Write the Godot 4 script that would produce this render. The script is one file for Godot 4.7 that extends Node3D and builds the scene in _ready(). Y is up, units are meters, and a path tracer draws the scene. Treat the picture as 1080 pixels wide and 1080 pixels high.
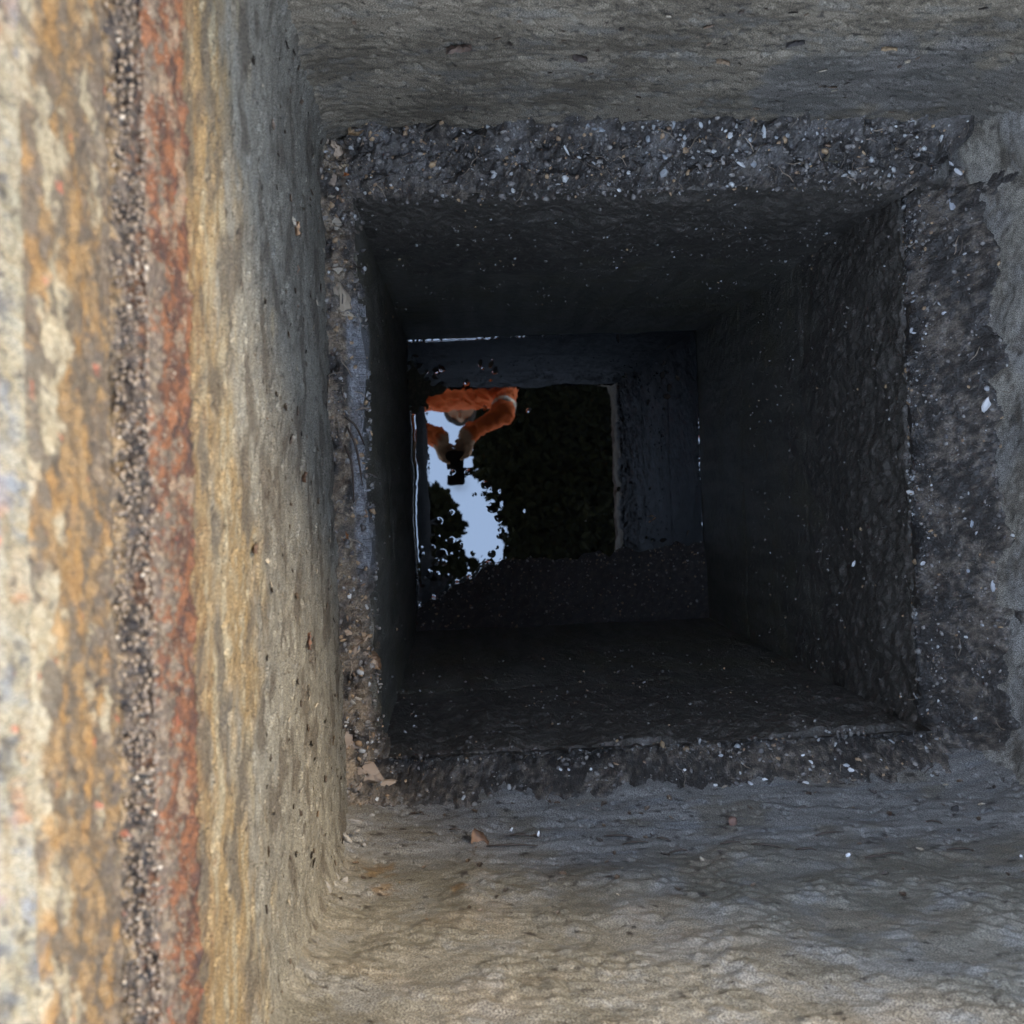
extends Node3D
# A square concrete drain pit seen from just above its iron frame, looking down to the water.
# y is up; the water lies at y = 0, the ledge at 1.14, the ground at 1.93.

const CX0 := -0.126   # collar (upper, wider concrete neck), inside faces
const CX1 := 0.578
const CZ0 := -0.362
const CZ1 := 0.350
const SX0 := -0.098   # shaft (lower, narrower), inside faces
const SX1 := 0.508
const SZ0 := -0.305
const SZ1 := 0.295
const LEDGE := 1.14
const COLLAR_TOP := 1.762
const GROUND := 1.93
const EYE := Vector3(0, 2.28, 0)

var rng := RandomNumberGenerator.new()
var n_soft: FastNoiseLite
var n_fine: FastNoiseLite
var n_cell: FastNoiseLite
var n_cellv: FastNoiseLite
var look_f: Vector3
var look_r: Vector3
var look_u: Vector3
var M := {}
var taken := {}

# ---------------------------------------------------------------- helpers

func noise(kind: int, freq: float, seed_: int, oct := 4) -> FastNoiseLite:
	var n := FastNoiseLite.new()
	n.noise_type = kind
	n.frequency = freq
	n.seed = seed_
	n.fractal_type = FastNoiseLite.FRACTAL_FBM if oct > 1 else FastNoiseLite.FRACTAL_NONE
	n.fractal_octaves = oct
	return n

func ss(a: float, b: float, x: float) -> float:
	return smoothstep(a, b, x)

func lin(r: float, g: float, b: float) -> Color:
	return Color(r, g, b)

func tag(o: Node, label: String, category: String, group := "", kind := "") -> void:
	if label != "": o.set_meta("label", label)
	if category != "": o.set_meta("category", category)
	if group != "": o.set_meta("group", group)
	if kind != "": o.set_meta("kind", kind)

func numbered(called: String) -> String:
	var k: int = taken.get(called, 0)
	taken[called] = k + 1
	return called if k == 0 else "%s_%03d" % [called, k]

func put(mesh: Mesh, called: String, material: Material, parent: Node = self) -> MeshInstance3D:
	var o := MeshInstance3D.new()
	o.name = numbered(called) if parent == self else called
	o.mesh = mesh
	o.material_override = null
	for s in mesh.get_surface_count():
		o.set_surface_override_material(s, material)
	o.cast_shadow = GeometryInstance3D.SHADOW_CASTING_SETTING_ON
	parent.add_child(o, true)
	return o

func thing(called: String, at_ := Vector3.ZERO) -> Node3D:
	var o := Node3D.new()
	o.name = numbered(called)
	add_child(o, true)
	o.position = at_
	return o

func surf(v: PackedVector3Array, c: PackedColorArray, idx: PackedInt32Array, smooth := true) -> ArrayMesh:
	var a := []
	a.resize(Mesh.ARRAY_MAX)
	a[Mesh.ARRAY_VERTEX] = v
	if c.size() == v.size():
		a[Mesh.ARRAY_COLOR] = c
	a[Mesh.ARRAY_INDEX] = idx
	var st := SurfaceTool.new()
	st.create_from_arrays(a)
	if not smooth:
		st.deindex()
	st.generate_normals()
	return st.commit()

func grid_index(nu: int, nv: int, keep: PackedByteArray = PackedByteArray()) -> PackedInt32Array:
	# clockwise seen from u x v
	var idx := PackedInt32Array()
	for j in nv - 1:
		for i in nu - 1:
			var a := j * nu + i
			if keep.size() and (keep[a] == 0 or keep[a + 1] == 0 or keep[a + nu] == 0 or keep[a + nu + 1] == 0):
				continue
			idx.append_array(PackedInt32Array([a, a + nu, a + 1, a + 1, a + nu, a + nu + 1]))
	return idx

# A wall slab: a displaced front face and a flat back and sides. u x v must be n.
func slab(o: Vector3, u: Vector3, v: Vector3, lu: float, lv: float, step: float, thick: float, disp: Callable, col: Callable) -> ArrayMesh:
	var n := u.cross(v)
	var nu := int(lu / step) + 1
	var nv := int(lv / step) + 1
	var vs := PackedVector3Array()
	var cs := PackedColorArray()
	for j in nv:
		for i in nu:
			var p := o + u * (lu * i / (nu - 1)) + v * (lv * j / (nv - 1))
			vs.append(p + n * disp.call(p))
			cs.append(col.call(p))
	var idx := grid_index(nu, nv)
	var grey := lin(0.2, 0.2, 0.19)
	var ring := PackedInt32Array()
	for i in nu: ring.append(i)
	for j in range(1, nv): ring.append(j * nu + nu - 1)
	for i in range(nu - 2, -1, -1): ring.append((nv - 1) * nu + i)
	for j in range(nv - 2, 0, -1): ring.append(j * nu)
	var start := vs.size()
	for k in ring:
		var p := vs[k]
		vs.append(p); cs.append(cs[k])
		var q := p - n * ((p - o).dot(n) + thick)
		vs.append(q); cs.append(grey)
	var m := ring.size()
	for k in m:
		var a := start + 2 * k
		var b := start + 2 * ((k + 1) % m)
		idx.append_array(PackedInt32Array([a, b, a + 1, b, b + 1, a + 1]))
	var c0 := vs.size()
	for q in [o, o + u * lu, o + u * lu + v * lv, o + v * lv]:
		vs.append(q - n * thick); cs.append(grey)
	idx.append_array(PackedInt32Array([c0, c0 + 1, c0 + 2, c0, c0 + 2, c0 + 3]))
	return surf(vs, cs, idx)

func tube(pts: Array, radii: Array, sides := 6) -> ArrayMesh:
	var v := PackedVector3Array()
	var idx := PackedInt32Array()
	for k in pts.size():
		var d: Vector3 = ((pts[mini(k + 1, pts.size() - 1)] as Vector3) - (pts[maxi(k - 1, 0)] as Vector3)).normalized()
		var s := d.cross(Vector3.UP if absf(d.y) < 0.9 else Vector3.RIGHT).normalized()
		var t := s.cross(d)
		for i in sides:
			var a := TAU * i / sides
			v.append((pts[k] as Vector3) + (s * cos(a) + t * sin(a)) * (radii[k] as float))
	for k in pts.size() - 1:
		for i in sides:
			var a := k * sides + i
			var b := k * sides + (i + 1) % sides
			idx.append_array(PackedInt32Array([a, b, a + sides, b, b + sides, a + sides]))
	for e in [0, pts.size() - 1]:
		var c := v.size()
		v.append(pts[e])
		for i in sides:
			var a: int = e * sides + i
			var b: int = e * sides + (i + 1) % sides
			idx.append_array(PackedInt32Array([c, b, a] if e == 0 else [c, a, b]))
	return surf(v, PackedColorArray(), idx)

# an irregular stone chip about 1 unit across
func stone(seed_: int, flat := 0.7, sub := 1, rough := 0.0) -> ArrayMesh:
	var r := RandomNumberGenerator.new()
	r.seed = seed_
	var nn := noise(FastNoiseLite.TYPE_SIMPLEX, 0.9, seed_, 2)
	var rows := 4 + 2 * sub
	var cols := 6 + 2 * sub
	var v := PackedVector3Array()
	var sq := Vector3(r.randf_range(0.8, 1.1), flat * r.randf_range(0.8, 1.1), r.randf_range(0.6, 0.95)) * 0.5
	var cut: Array = []
	for k in 5:
		cut.append([Vector3(r.randf_range(-1, 1), r.randf_range(-1, 1), r.randf_range(-1, 1)).normalized(), r.randf_range(0.55, 0.85)])
	for j in rows + 1:
		for i in cols:
			var th := PI * j / rows
			var ph := TAU * i / cols
			var d := Vector3(sin(th) * cos(ph), cos(th), sin(th) * sin(ph))
			var p := d * (1.0 + 0.25 * nn.get_noise_3dv(d * 1.5) + rough * nn.get_noise_3dv(d * 5.0 + Vector3(9, 4, 2)))
			for c in cut:
				var over: float = p.dot(c[0]) - c[1]
				if over > 0: p -= c[0] * over
			v.append(p * sq)
	var idx := PackedInt32Array()
	for j in rows:
		for i in cols:
			var a := j * cols + i
			var b := j * cols + (i + 1) % cols
			idx.append_array(PackedInt32Array([a, b, a + cols, b, b + cols, a + cols]))
	return surf(v, PackedColorArray(), idx)

# a curled dead leaf about 1 unit long lying in the xz plane, with a thickness
func leaf_mesh(seed_: int, wide := 0.5, curl := 0.18) -> ArrayMesh:
	var nn := noise(FastNoiseLite.TYPE_SIMPLEX, 1.7, seed_, 2)
	var v := PackedVector3Array()
	var c := PackedColorArray()
	var nu := 11
	var nv := 7
	for side in [1.0, -1.0]:
		for j in nv:
			for i in nu:
				var t := float(i) / (nu - 1)
				var s := 2.0 * j / (nv - 1) - 1.0
				var w := wide * 0.5 * pow(sin(PI * clampf(t * 0.96 + 0.02, 0, 1)), 0.7) * (1.0 + 0.35 * nn.get_noise_2d(t * 3.0, s * 2.0 + 7.0))
				var y := curl * (s * s * 0.5 + 0.6 * (t - 0.5) * (t - 0.5)) + 0.09 * nn.get_noise_2d(t * 2.2, s * 1.5) - 0.03 * exp(-s * s * 30.0)
				v.append(Vector3(t - 0.5, y + side * 0.008, s * w))
				var tone := 0.75 + 0.5 * nn.get_noise_2d(t * 4.0 + 30.0, s * 4.0)
				c.append(Color(tone, tone, tone))
	var idx := PackedInt32Array()
	var top := grid_index(nu, nv)
	for k in range(0, top.size(), 3):
		idx.append_array(PackedInt32Array([top[k], top[k + 2], top[k + 1]]))
		idx.append_array(PackedInt32Array([top[k] + nu * nv, top[k + 1] + nu * nv, top[k + 2] + nu * nv]))
	return surf(v, c, idx)

func mm(mesh: Mesh, called: String, material: Material, where: Array, cols: Array, parent: Node = self) -> MultiMeshInstance3D:
	var k := MultiMesh.new()
	k.transform_format = MultiMesh.TRANSFORM_3D
	k.use_colors = true
	k.mesh = mesh
	k.instance_count = where.size()
	for i in where.size():
		k.set_instance_transform(i, where[i])
		k.set_instance_color(i, cols[i])
	var o := MultiMeshInstance3D.new()
	o.name = numbered(called) if parent == self else called
	o.multimesh = k
	o.material_override = material
	parent.add_child(o, true)
	return o

# point of the pixel (in the 1080 px photograph) at height y
func at(px: float, py: float, y: float) -> Vector3:
	var f := 540.0 / tan(deg_to_rad(25.0))
	var d := look_f + look_r * ((px - 540.0) / f) - look_u * ((py - 540.0) / f)
	return EYE + d * ((y - EYE.y) / d.y)

func at_plane(px: float, py: float, axis: int, value: float) -> Vector3:
	var f := 540.0 / tan(deg_to_rad(25.0))
	var d := look_f + look_r * ((px - 540.0) / f) - look_u * ((py - 540.0) / f)
	return EYE + d * ((value - EYE[axis]) / d[axis])

func on_ledge(px: float, py: float) -> Vector3:
	var y := 1.15
	var p := Vector3.ZERO
	for k in 5:
		p = at(px, py, y)
		y = lerpf(y, bed_height(p.x, p.z), 0.7)
	p.y = bed_height(p.x, p.z)
	return p

func rand_basis(s: float) -> Basis:
	return Basis.from_euler(Vector3(rng.randf() * TAU, rng.randf() * TAU, rng.randf() * TAU)).scaled(Vector3.ONE * s)

# ---------------------------------------------------------------- materials

func ntex(kind: int, freq: float, seed_: int, oct: int, stops: Array, size := 512, warp := 0.0) -> NoiseTexture2D:
	var n := noise(kind, freq, seed_, oct)
	if kind == FastNoiseLite.TYPE_CELLULAR:
		n.cellular_return_type = FastNoiseLite.RETURN_DISTANCE
	if warp > 0:
		n.domain_warp_enabled = true
		n.domain_warp_amplitude = warp
	var t := NoiseTexture2D.new()
	t.width = size
	t.height = size
	t.seamless = true
	t.seamless_blend_skirt = 0.15
	t.noise = n
	if stops.size():
		var g := Gradient.new()
		g.offsets = PackedFloat32Array(stops.map(func(s): return s[0]))
		g.colors = PackedColorArray(stops.map(func(s): return Color(s[1], s[1] if s.size() < 4 else s[2], s[1] if s.size() < 4 else s[3])))
		t.color_ramp = g
	return t

func mat(albedo: Texture2D, relief: Texture2D, relief_mm: float, rough: float, spec: float, tile: float) -> StandardMaterial3D:
	var m := StandardMaterial3D.new()
	m.vertex_color_use_as_albedo = true
	m.albedo_texture = albedo
	m.roughness = rough
	m.metallic_specular = spec
	m.uv1_triplanar = true
	m.uv1_world_triplanar = true
	m.uv1_scale = Vector3.ONE / tile
	if relief:
		m.heightmap_enabled = true
		m.heightmap_texture = relief
		m.heightmap_scale = relief_mm * 0.1
	return m

func plain(c: Color, rough: float, spec := 0.5) -> StandardMaterial3D:
	var m := StandardMaterial3D.new()
	m.albedo_color = c.linear_to_srgb()
	m.roughness = rough
	m.metallic_specular = spec
	return m

func make_materials() -> void:
	var S := FastNoiseLite.TYPE_SIMPLEX_SMOOTH
	var grain := ntex(S, 0.11, 3, 5, [[0.0, 0.2], [0.3, 0.45], [0.5, 0.72], [0.7, 0.92], [1.0, 1.0]], 1024)
	var grit := ntex(FastNoiseLite.TYPE_CELLULAR, 0.06, 5, 3, [[0.0, 0.25], [0.3, 0.6], [0.7, 0.95], [1.0, 1.0]], 1024, 12.0)
	var h_grain := ntex(S, 0.15, 8, 4, [[0.0, 0.0], [1.0, 1.0]], 1024)
	var h_grit := ntex(FastNoiseLite.TYPE_CELLULAR, 0.05, 9, 3, [[0.0, 1.0], [1.0, 0.0]], 1024, 14.0)
	M.concrete = mat(grain, h_grain, 0.9, 0.75, 0.4, 0.19)
	M.wet = mat(grain, h_grain, 0.25, 0.34, 0.5, 0.23)
	M.shaft = mat(grain, h_grit, 1.6, 0.55, 0.5, 0.17)
	M.silt = mat(grit, h_grit, 2.2, 0.5, 0.5, 0.12)
	M.rust = mat(grain, h_grain, 0.8, 0.8, 0.4, 0.11)
	M.ground = mat(grain, h_grit, 3.0, 0.9, 0.3, 0.33)
	M.chip = StandardMaterial3D.new()
	M.chip.vertex_color_use_as_albedo = true
	M.chip.roughness = 0.5
	M.chip.metallic_specular = 0.5
	M.leaf = StandardMaterial3D.new()
	M.leaf.vertex_color_use_as_albedo = true
	M.leaf.roughness = 0.6
	M.leaf.backlight_enabled = true
	M.leaf.backlight = Color(0.42, 0.5, 0.25)
	M.water = StandardMaterial3D.new()
	M.water.albedo_color = lin(0.006, 0.007, 0.008).linear_to_srgb()
	M.water.roughness = 0.0
	M.water.metallic_specular = 0.66
	M.water.clearcoat_enabled = false
	M.bark = mat(grain, h_grain, 4.0, 0.9, 0.3, 0.4)
	M.bark.albedo_color = Color(0.42, 0.36, 0.3)
	M.twig = plain(lin(0.05, 0.035, 0.025), 0.7)

# the left side of the pit stands slightly out of square
func skew(x: float, z: float) -> float:
	return -0.027 * z * ss(0.3, 0.0, x)

# ---------------------------------------------------------------- surface functions (world coordinates)

# small sharp edged pits and blow holes
func pit(a: float, b: float) -> float:
	return 0.0028 * ss(-0.72, -0.86, n_cell.get_noise_2d(a * 0.9 + 4.0, b * 0.9)) * ss(0.05, 0.15, n_soft.get_noise_2d(a * 26.0 + 70.0, b * 26.0))

func left_disp(p: Vector3) -> float:
	var e := 0.5 * exp(-(p.z - CZ0) / 0.018) + 0.5 * exp(-(CZ1 - p.z) / 0.014)
	return skew(p.x, p.z) * ss(1.15, 1.7, p.y) + 0.0009 * n_soft.get_noise_3d(p.x, p.y * 55.0, p.z * 12.0) - pit(p.y, p.z) + 0.0025 * n_soft.get_noise_3d(3.0, p.y * 16.0, p.z * 16.0) + 0.0009 * n_fine.get_noise_3d(9.0, p.y * 110.0, p.z * 100.0) + 0.028 * minf(e, 1.0) - 0.002 * ss(0.5, 0.65, n_fine.get_noise_2d(p.y * 130.0 + 7.0, p.z * 130.0))

func left_col(p: Vector3) -> Color:
	var h := (p.y - LEDGE) / (COLLAR_TOP - LEDGE)
	var big := n_soft.get_noise_3d(11.0, p.y * 9.0, p.z * 9.0)
	var streak := n_soft.get_noise_3d(5.0, p.y * 60.0, p.z * 11.0)
	var fine := n_fine.get_noise_3d(2.0, p.y * 150.0, p.z * 90.0)
	var c := lin(0.38, 0.355, 0.29).lerp(lin(0.235, 0.215, 0.175), ss(-0.35, 0.45, 0.7 * big + fine))
	c = c.lerp(lin(0.42, 0.41, 0.36), 0.4 * ss(0.05, 0.5, 0.6 * streak + fine))
	var ochre := ss(0.70, 0.9, h + 0.22 * big + 0.14 * streak)
	c = c.lerp(lin(0.40, 0.27, 0.12).lerp(lin(0.5, 0.42, 0.27), ss(0.0, 0.4, streak + fine * 0.5)), 0.85 * ochre)
	c = c.lerp(lin(0.22, 0.12, 0.05), 0.8 * ss(0.93, 1.0, h + 0.1 * fine))
	var grime := ss(0.05, 0.35, n_soft.get_noise_3d(21.0, p.y * 20.0, p.z * 14.0))
	c = c.lerp(lin(0.16, 0.135, 0.105), 0.8 * grime)
	var bits := ss(0.48, 0.56, n_fine.get_noise_3d(33.0, p.y * 120.0, p.z * 70.0))
	c = c.lerp(lin(0.07, 0.05, 0.035), 0.8 * bits)
	c = c.lerp(lin(0.10, 0.09, 0.08), 0.8 * ss(0.5, 0.62, n_fine.get_noise_2d(p.y * 130.0 + 7.0, p.z * 130.0)))
	return c

func top_disp(p: Vector3) -> float:
	var e := 0.5 * exp(-(p.x - CX0) / 0.018) + exp(-(CX1 - p.x) / 0.05)
	var crack := exp(-pow((p.y - (1.335 + 0.006 * n_soft.get_noise_1d(p.x * 60.0))) / 0.0025, 2.0)) * ss(-0.1, 0.2, n_soft.get_noise_1d(p.x * 14.0 + 50.0))
	return 0.0009 * n_soft.get_noise_3d(p.x * 12.0, p.y * 60.0, 4.0) - pit(p.x, p.y) + 0.004 * n_soft.get_noise_3d(p.x * 9.0, p.y * 14.0, 1.0) + 0.0009 * n_fine.get_noise_3d(p.x * 100.0, p.y * 110.0, 5.0) + 0.03 * minf(e, 1.0) - 0.004 * crack - 0.0022 * ss(0.5, 0.65, n_fine.get_noise_2d(p.x * 110.0, p.y * 130.0))

func top_col(p: Vector3) -> Color:
	var big := n_soft.get_noise_3d(p.x * 8.0, p.y * 10.0, 31.0)
	var streak := n_soft.get_noise_3d(p.x * 14.0 + p.y * 6.0, p.y * 26.0, 35.0)
	var fine := n_fine.get_noise_3d(p.x * 90.0, p.y * 130.0, 36.0)
	var c := lin(0.40, 0.345, 0.255).lerp(lin(0.23, 0.195, 0.145), ss(-0.25, 0.35, 1.3 * big + 0.8 * fine))
	c = c.lerp(lin(0.3, 0.29, 0.26), 0.5 * ss(0.05, 0.45, streak + 0.5 * fine))
	# smoother blue grey mortar towards the right
	var d := Vector2((p.x - 0.40) / 0.13, (p.y - 1.27) / 0.10).length() + 0.5 * n_soft.get_noise_3d(p.x * 18.0, p.y * 18.0, 40.0)
	c = c.lerp(lin(0.32, 0.30, 0.27).lerp(lin(0.22, 0.21, 0.185), ss(-0.1, 0.3, streak)), 0.85 * ss(1.0, 0.7, d))
	var d2 := Vector2((p.x - 0.56) / 0.10, (p.y - 1.24) / 0.12).length() + 0.5 * n_soft.get_noise_3d(p.x * 16.0, p.y * 16.0, 44.0)
	c = c.lerp(lin(0.27, 0.25, 0.215), 0.8 * ss(1.0, 0.75, d2))
	c = c.lerp(lin(0.05, 0.042, 0.035), 0.85 * ss(0.52, 0.6, n_fine.get_noise_2d(p.x * 110.0, p.y * 130.0)))
	c = c.lerp(lin(0.05, 0.045, 0.04), 0.8 * ss(0.5, 0.58, n_fine.get_noise_3d(p.x * 50.0, p.y * 110.0, 52.0)))
	return c

func bottom_disp(p: Vector3) -> float:
	var e := 0.5 * exp(-(p.x - CX0) / 0.014) + exp(-(CX1 - p.x) / 0.04)
	var t := clampf((p.y - LEDGE + 0.02) / 0.17, 0.0, 1.0)
	var fillet := 0.036 * pow(1.0 - t, 1.6)
	var up := ss(1.25, 1.33, p.y + 0.05 * n_soft.get_noise_3d(p.x * 8.0, p.y * 8.0, 60.0))
	var warp := 0.006 * n_soft.get_noise_3d(p.x * 30.0, p.y * 30.0, 63.0)
	var pop := -n_cell.get_noise_2d(p.x * 0.85 + warp, p.y + warp)   # -1..1, rounded cells
	var pop2 := -n_cell.get_noise_2d(p.x * 1.9 + 5.0, p.y * 2.3 + 3.0)
	var ridge := 0.004 * ss(-0.02, 0.02, sin((p.y - 1.20) * 60.0 + 2.2 * n_soft.get_noise_2d(p.x * 9.0, p.y * 20.0)) * 0.05)
	return fillet + 0.024 * minf(e, 1.0) + up * (0.3 + 0.9 * ss(-0.3, 0.35, n_soft.get_noise_3d(p.x * 11.0, p.y * 11.0, 66.0))) * (0.0033 * pop + 0.0012 * pop2) + (1.0 - up) * (0.0009 * n_soft.get_noise_3d(p.x * 12.0, p.y * 70.0, 61.0) - pit(p.x, p.y) + 0.35 * ridge) + 0.006 * n_soft.get_noise_3d(p.x * 7.0, p.y * 7.0, 62.0) + 0.0004 * n_fine.get_noise_2d(p.x * 120.0, p.y * 120.0)

func bottom_col(p: Vector3) -> Color:
	var big := n_soft.get_noise_3d(p.x * 10.0, p.y * 14.0, 70.0)
	var streak := n_soft.get_noise_3d(p.x * 7.0, p.y * 60.0, 71.0)
	var fine := n_fine.get_noise_2d(p.x * 110.0, p.y * 130.0)
	var up := ss(1.25, 1.33, p.y + 0.10 * n_soft.get_noise_3d(p.x * 8.0, p.y * 8.0, 60.0))
	var slate := lin(0.40, 0.39, 0.365).lerp(lin(0.28, 0.27, 0.25), ss(-0.2, 0.4, streak + 0.4 * fine))
	slate = slate.lerp(lin(0.30, 0.27, 0.215), 0.8 * ss(0.1, 0.4, big + 0.3 * streak))
	slate = slate.lerp(lin(0.42, 0.44, 0.46), 0.5 * ss(0.3, 0.55, streak - 0.2 * big))
	var tan_ := lin(0.385, 0.36, 0.30).lerp(lin(0.28, 0.26, 0.21), ss(-0.3, 0.4, big + 0.6 * fine))
	tan_ = tan_.lerp(lin(0.40, 0.395, 0.375), 0.7 * ss(0.12, 0.35, n_soft.get_noise_3d(p.x * 16.0, p.y * 16.0, 75.0) + 0.3 * fine))
	tan_ = tan_.lerp(lin(0.40, 0.33, 0.24), 0.35 * ss(0.1, 0.4, n_soft.get_noise_3d(p.x * 9.0, p.y * 12.0, 78.0)))
	var pop := -n_cell.get_noise_2d(p.x * 0.85, p.y)
	tan_ = tan_.lerp(lin(0.19, 0.165, 0.13), 0.35 * ss(0.0, -0.5, pop + 0.3 * fine))
	var c := slate.lerp(tan_, up)
	# rust stains
	for s in [[-0.087, 1.285, 0.016, 0.02], [-0.078, 1.33, 0.013, 0.012], [-0.015, 1.34, 0.010, 0.012]]:
		var d := Vector2((p.x - s[0]) / s[2], (p.y - s[1]) / s[3]).length() + 0.9 * n_fine.get_noise_2d(p.x * 70.0, p.y * 70.0)
		c = c.lerp(lin(0.30, 0.17, 0.05), 0.6 * ss(1.1, 0.4, d))
	c = c.lerp(lin(0.05, 0.04, 0.035), 0.85 * ss(0.54, 0.62, n_fine.get_noise_3d(p.x * 55.0, p.y * 90.0, 80.0) + 0.06 * (1.0 - up)))
	return c

func right_disp(p: Vector3) -> float:
	var e := exp(-(p.z - CZ0) / 0.04) + exp(-(CZ1 - p.z) / 0.04)
	return 0.002 * n_soft.get_noise_3d(7.0, p.y * 12.0, p.z * 40.0) + 0.008 * n_soft.get_noise_3d(8.0, p.y * 12.0, p.z * 10.0) + 0.0014 * n_fine.get_noise_2d(p.y * 100.0, p.z * 80.0) + 0.03 * minf(e, 1.0) + 0.02 * pow(clampf(1.0 - (p.y - LEDGE) / 0.12, 0.0, 1.0), 1.5)

func right_col(p: Vector3) -> Color:
	var big := n_soft.get_noise_3d(90.0, p.y * 10.0, p.z * 9.0)
	var fine := n_fine.get_noise_3d(91.0, p.y * 120.0, p.z * 110.0)
	var c := lin(0.48, 0.44, 0.36).lerp(lin(0.42, 0.40, 0.36), ss(-0.2, 0.3, big))
	c = c.lerp(lin(0.17, 0.155, 0.13), 0.6 * ss(0.0, 0.5, fine + 0.5 * n_soft.get_noise_3d(92.0, p.y * 20.0, p.z * 60.0)))
	c = c.lerp(lin(0.22, 0.19, 0.15), 0.8 * ss(0.1, 0.4, n_soft.get_noise_3d(97.0, p.y * 24.0, p.z * 24.0) + 0.5 * fine))
	return c.lerp(lin(0.06, 0.05, 0.04), 0.8 * ss(0.52, 0.6, n_fine.get_noise_3d(95.0, p.y * 50.0, p.z * 50.0)))

# how thick grit is caked on the shaft's sides
func crust(p: Vector3) -> float:
	var side := 0.0
	if p.x > SX1 - 0.002: side = 1.0
	elif p.z > SZ1 - 0.002: side = 0.9
	elif p.z < SZ0 + 0.002: side = 0.75
	else: side = 0.12
	return side * ss(0.45, 1.12, p.y + 0.22 * n_soft.get_noise_3d(p.x * 10.0, p.y * 10.0, p.z * 10.0 + 200.0))

func shaft_disp(p: Vector3) -> float:
	var k := crust(p)
	var d := 0.0012 * n_fine.get_noise_3d(p.x * 60.0, p.y * 60.0, p.z * 60.0) + 0.0025 * n_soft.get_noise_3d(p.x * 14.0, p.y * 8.0, p.z * 14.0)
	if p.x < SX1 - 0.002 and p.z < SZ1 - 0.002: k *= ss(1.15, 1.10, p.y)
	d += k * (0.006 + 0.006 * n_soft.get_noise_3d(p.x * 24.0, p.y * 24.0, p.z * 24.0) + 0.0035 * n_fine.get_noise_3d(p.x * 100.0, p.y * 100.0, p.z * 100.0))
	d -= 0.004 * exp(-pow((p.y - 0.70) / 0.007, 2.0)) * (1.0 - k) * ss(-0.3, 0.3, n_soft.get_noise_3d(p.x * 12.0, 3.0, p.z * 12.0))
	d += 0.011 * ss(0.55, 1.05, p.y) * n_soft.get_noise_3d(p.x * 7.0 + 60.0, p.y * 4.0, p.z * 7.0)
	d += 0.003 * n_soft.get_noise_3d(p.x * 5.0 + 30.0, p.y * 5.0, p.z * 5.0)
	d -= 0.002 * exp(-pow((p.y - 0.34) / 0.006, 2.0))
	return d

func shaft_col(p: Vector3) -> Color:
	var k := crust(p)
	var drip := n_soft.get_noise_3d(p.x * 30.0, p.y * 3.0, p.z * 30.0)
	var fine := n_fine.get_noise_3d(p.x * 110.0, p.y * 110.0, p.z * 110.0)
	var c := lin(0.27, 0.25, 0.205).lerp(lin(0.17, 0.158, 0.125), ss(-0.25, 0.3, drip + 0.4 * fine))
	c = c.lerp(lin(0.21, 0.19, 0.12), 0.7 * ss(0.0, 0.4, n_soft.get_noise_3d(p.x * 9.0, p.y * 7.0, p.z * 9.0 + 300.0)))
	c = c.lerp(lin(0.23, 0.23, 0.22), 0.8 * ss(0.42, 0.55, fine))
	c = c.lerp(lin(0.27, 0.26, 0.23), 0.5 * ss(0.3, 0.5, n_soft.get_noise_3d(p.x * 55.0, p.y * 2.5, p.z * 55.0 + 70.0) + 0.3 * fine))
	var g := lin(0.125, 0.11, 0.094).lerp(lin(0.24, 0.215, 0.185), ss(0.0, 0.5, n_fine.get_noise_3d(p.x * 70.0, p.y * 70.0, p.z * 70.0 + 20.0)))
	c = c.lerp(g, ss(0.1, 0.5, k))
	if p.x < SX0 + 0.001:   # bare bluish lip on the left
		var b := ss(1.06, 1.10, p.y) * ss(-0.20, -0.15, p.z) * ss(0.12, 0.07, p.z)
		c = c.lerp(lin(0.38, 0.39, 0.41).lerp(lin(0.22, 0.22, 0.23), ss(-0.1, 0.4, n_soft.get_noise_3d(1.0, p.y * 40.0, p.z * 40.0))), b)
	return c

# the caked silt and grit on the ledge
func bed_height(x: float, z: float) -> float:
	var sd := maxf(maxf(SX0 - x, x - SX1), maxf(SZ0 - z, z - SZ1))
	var dn := minf(minf(x - CX0, CX1 - x), minf(z - CZ0, CZ1 - z))
	var lump := n_soft.get_noise_2d(x * 38.0, z * 38.0)
	var h := LEDGE + 0.012 + (0.013 if z < SZ0 else 0.009) * lump + 0.005 * n_fine.get_noise_2d(x * 90.0, z * 90.0)
	var climb := 0.5 + 0.9 * n_soft.get_noise_2d(x * 13.0 + 40.0, z * 13.0)
	var right := ss(SX1 - 0.02, SX1 + 0.03, x)
	h += (0.03 + 0.045 * right) * maxf(climb, 0.0) * exp(-maxf(dn, 0.0) / 0.016)
	if x < SX0 + 0.01 and x > SX0 - 0.016:   # swept bare along part of the left lip
		h -= 0.010 * ss(-0.21, -0.16, z + 0.03 * lump) * ss(0.12, 0.06, z + 0.03 * lump) * ss(SX0 - 0.016, SX0 - 0.006, x)
	var tr := clampf((x - SX1) / 0.062, -0.4, 1.0)
	var tb := clampf((z - SZ1) / 0.030, -0.6, 1.0)
	if x > SX1 - 0.03 and x - SX1 > z - SZ1 and x - SX1 > SZ0 - z:
		return minf(h, h - 0.085 * (1.0 - tr) * ss(SX1 - 0.03, SX1, x) + 0.012)
	if z > SZ1 - 0.02:
		h -= 0.050 * (1.0 - tb) * ss(SX0 - 0.012, SX0 + 0.02, x) * ss(SZ1 - 0.02, SZ1, z)
		return h
	if sd < 0.006:
		h -= (0.006 - sd) * 1.1 + 0.006 * ss(0.0, -0.015, sd)
	return h

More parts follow.
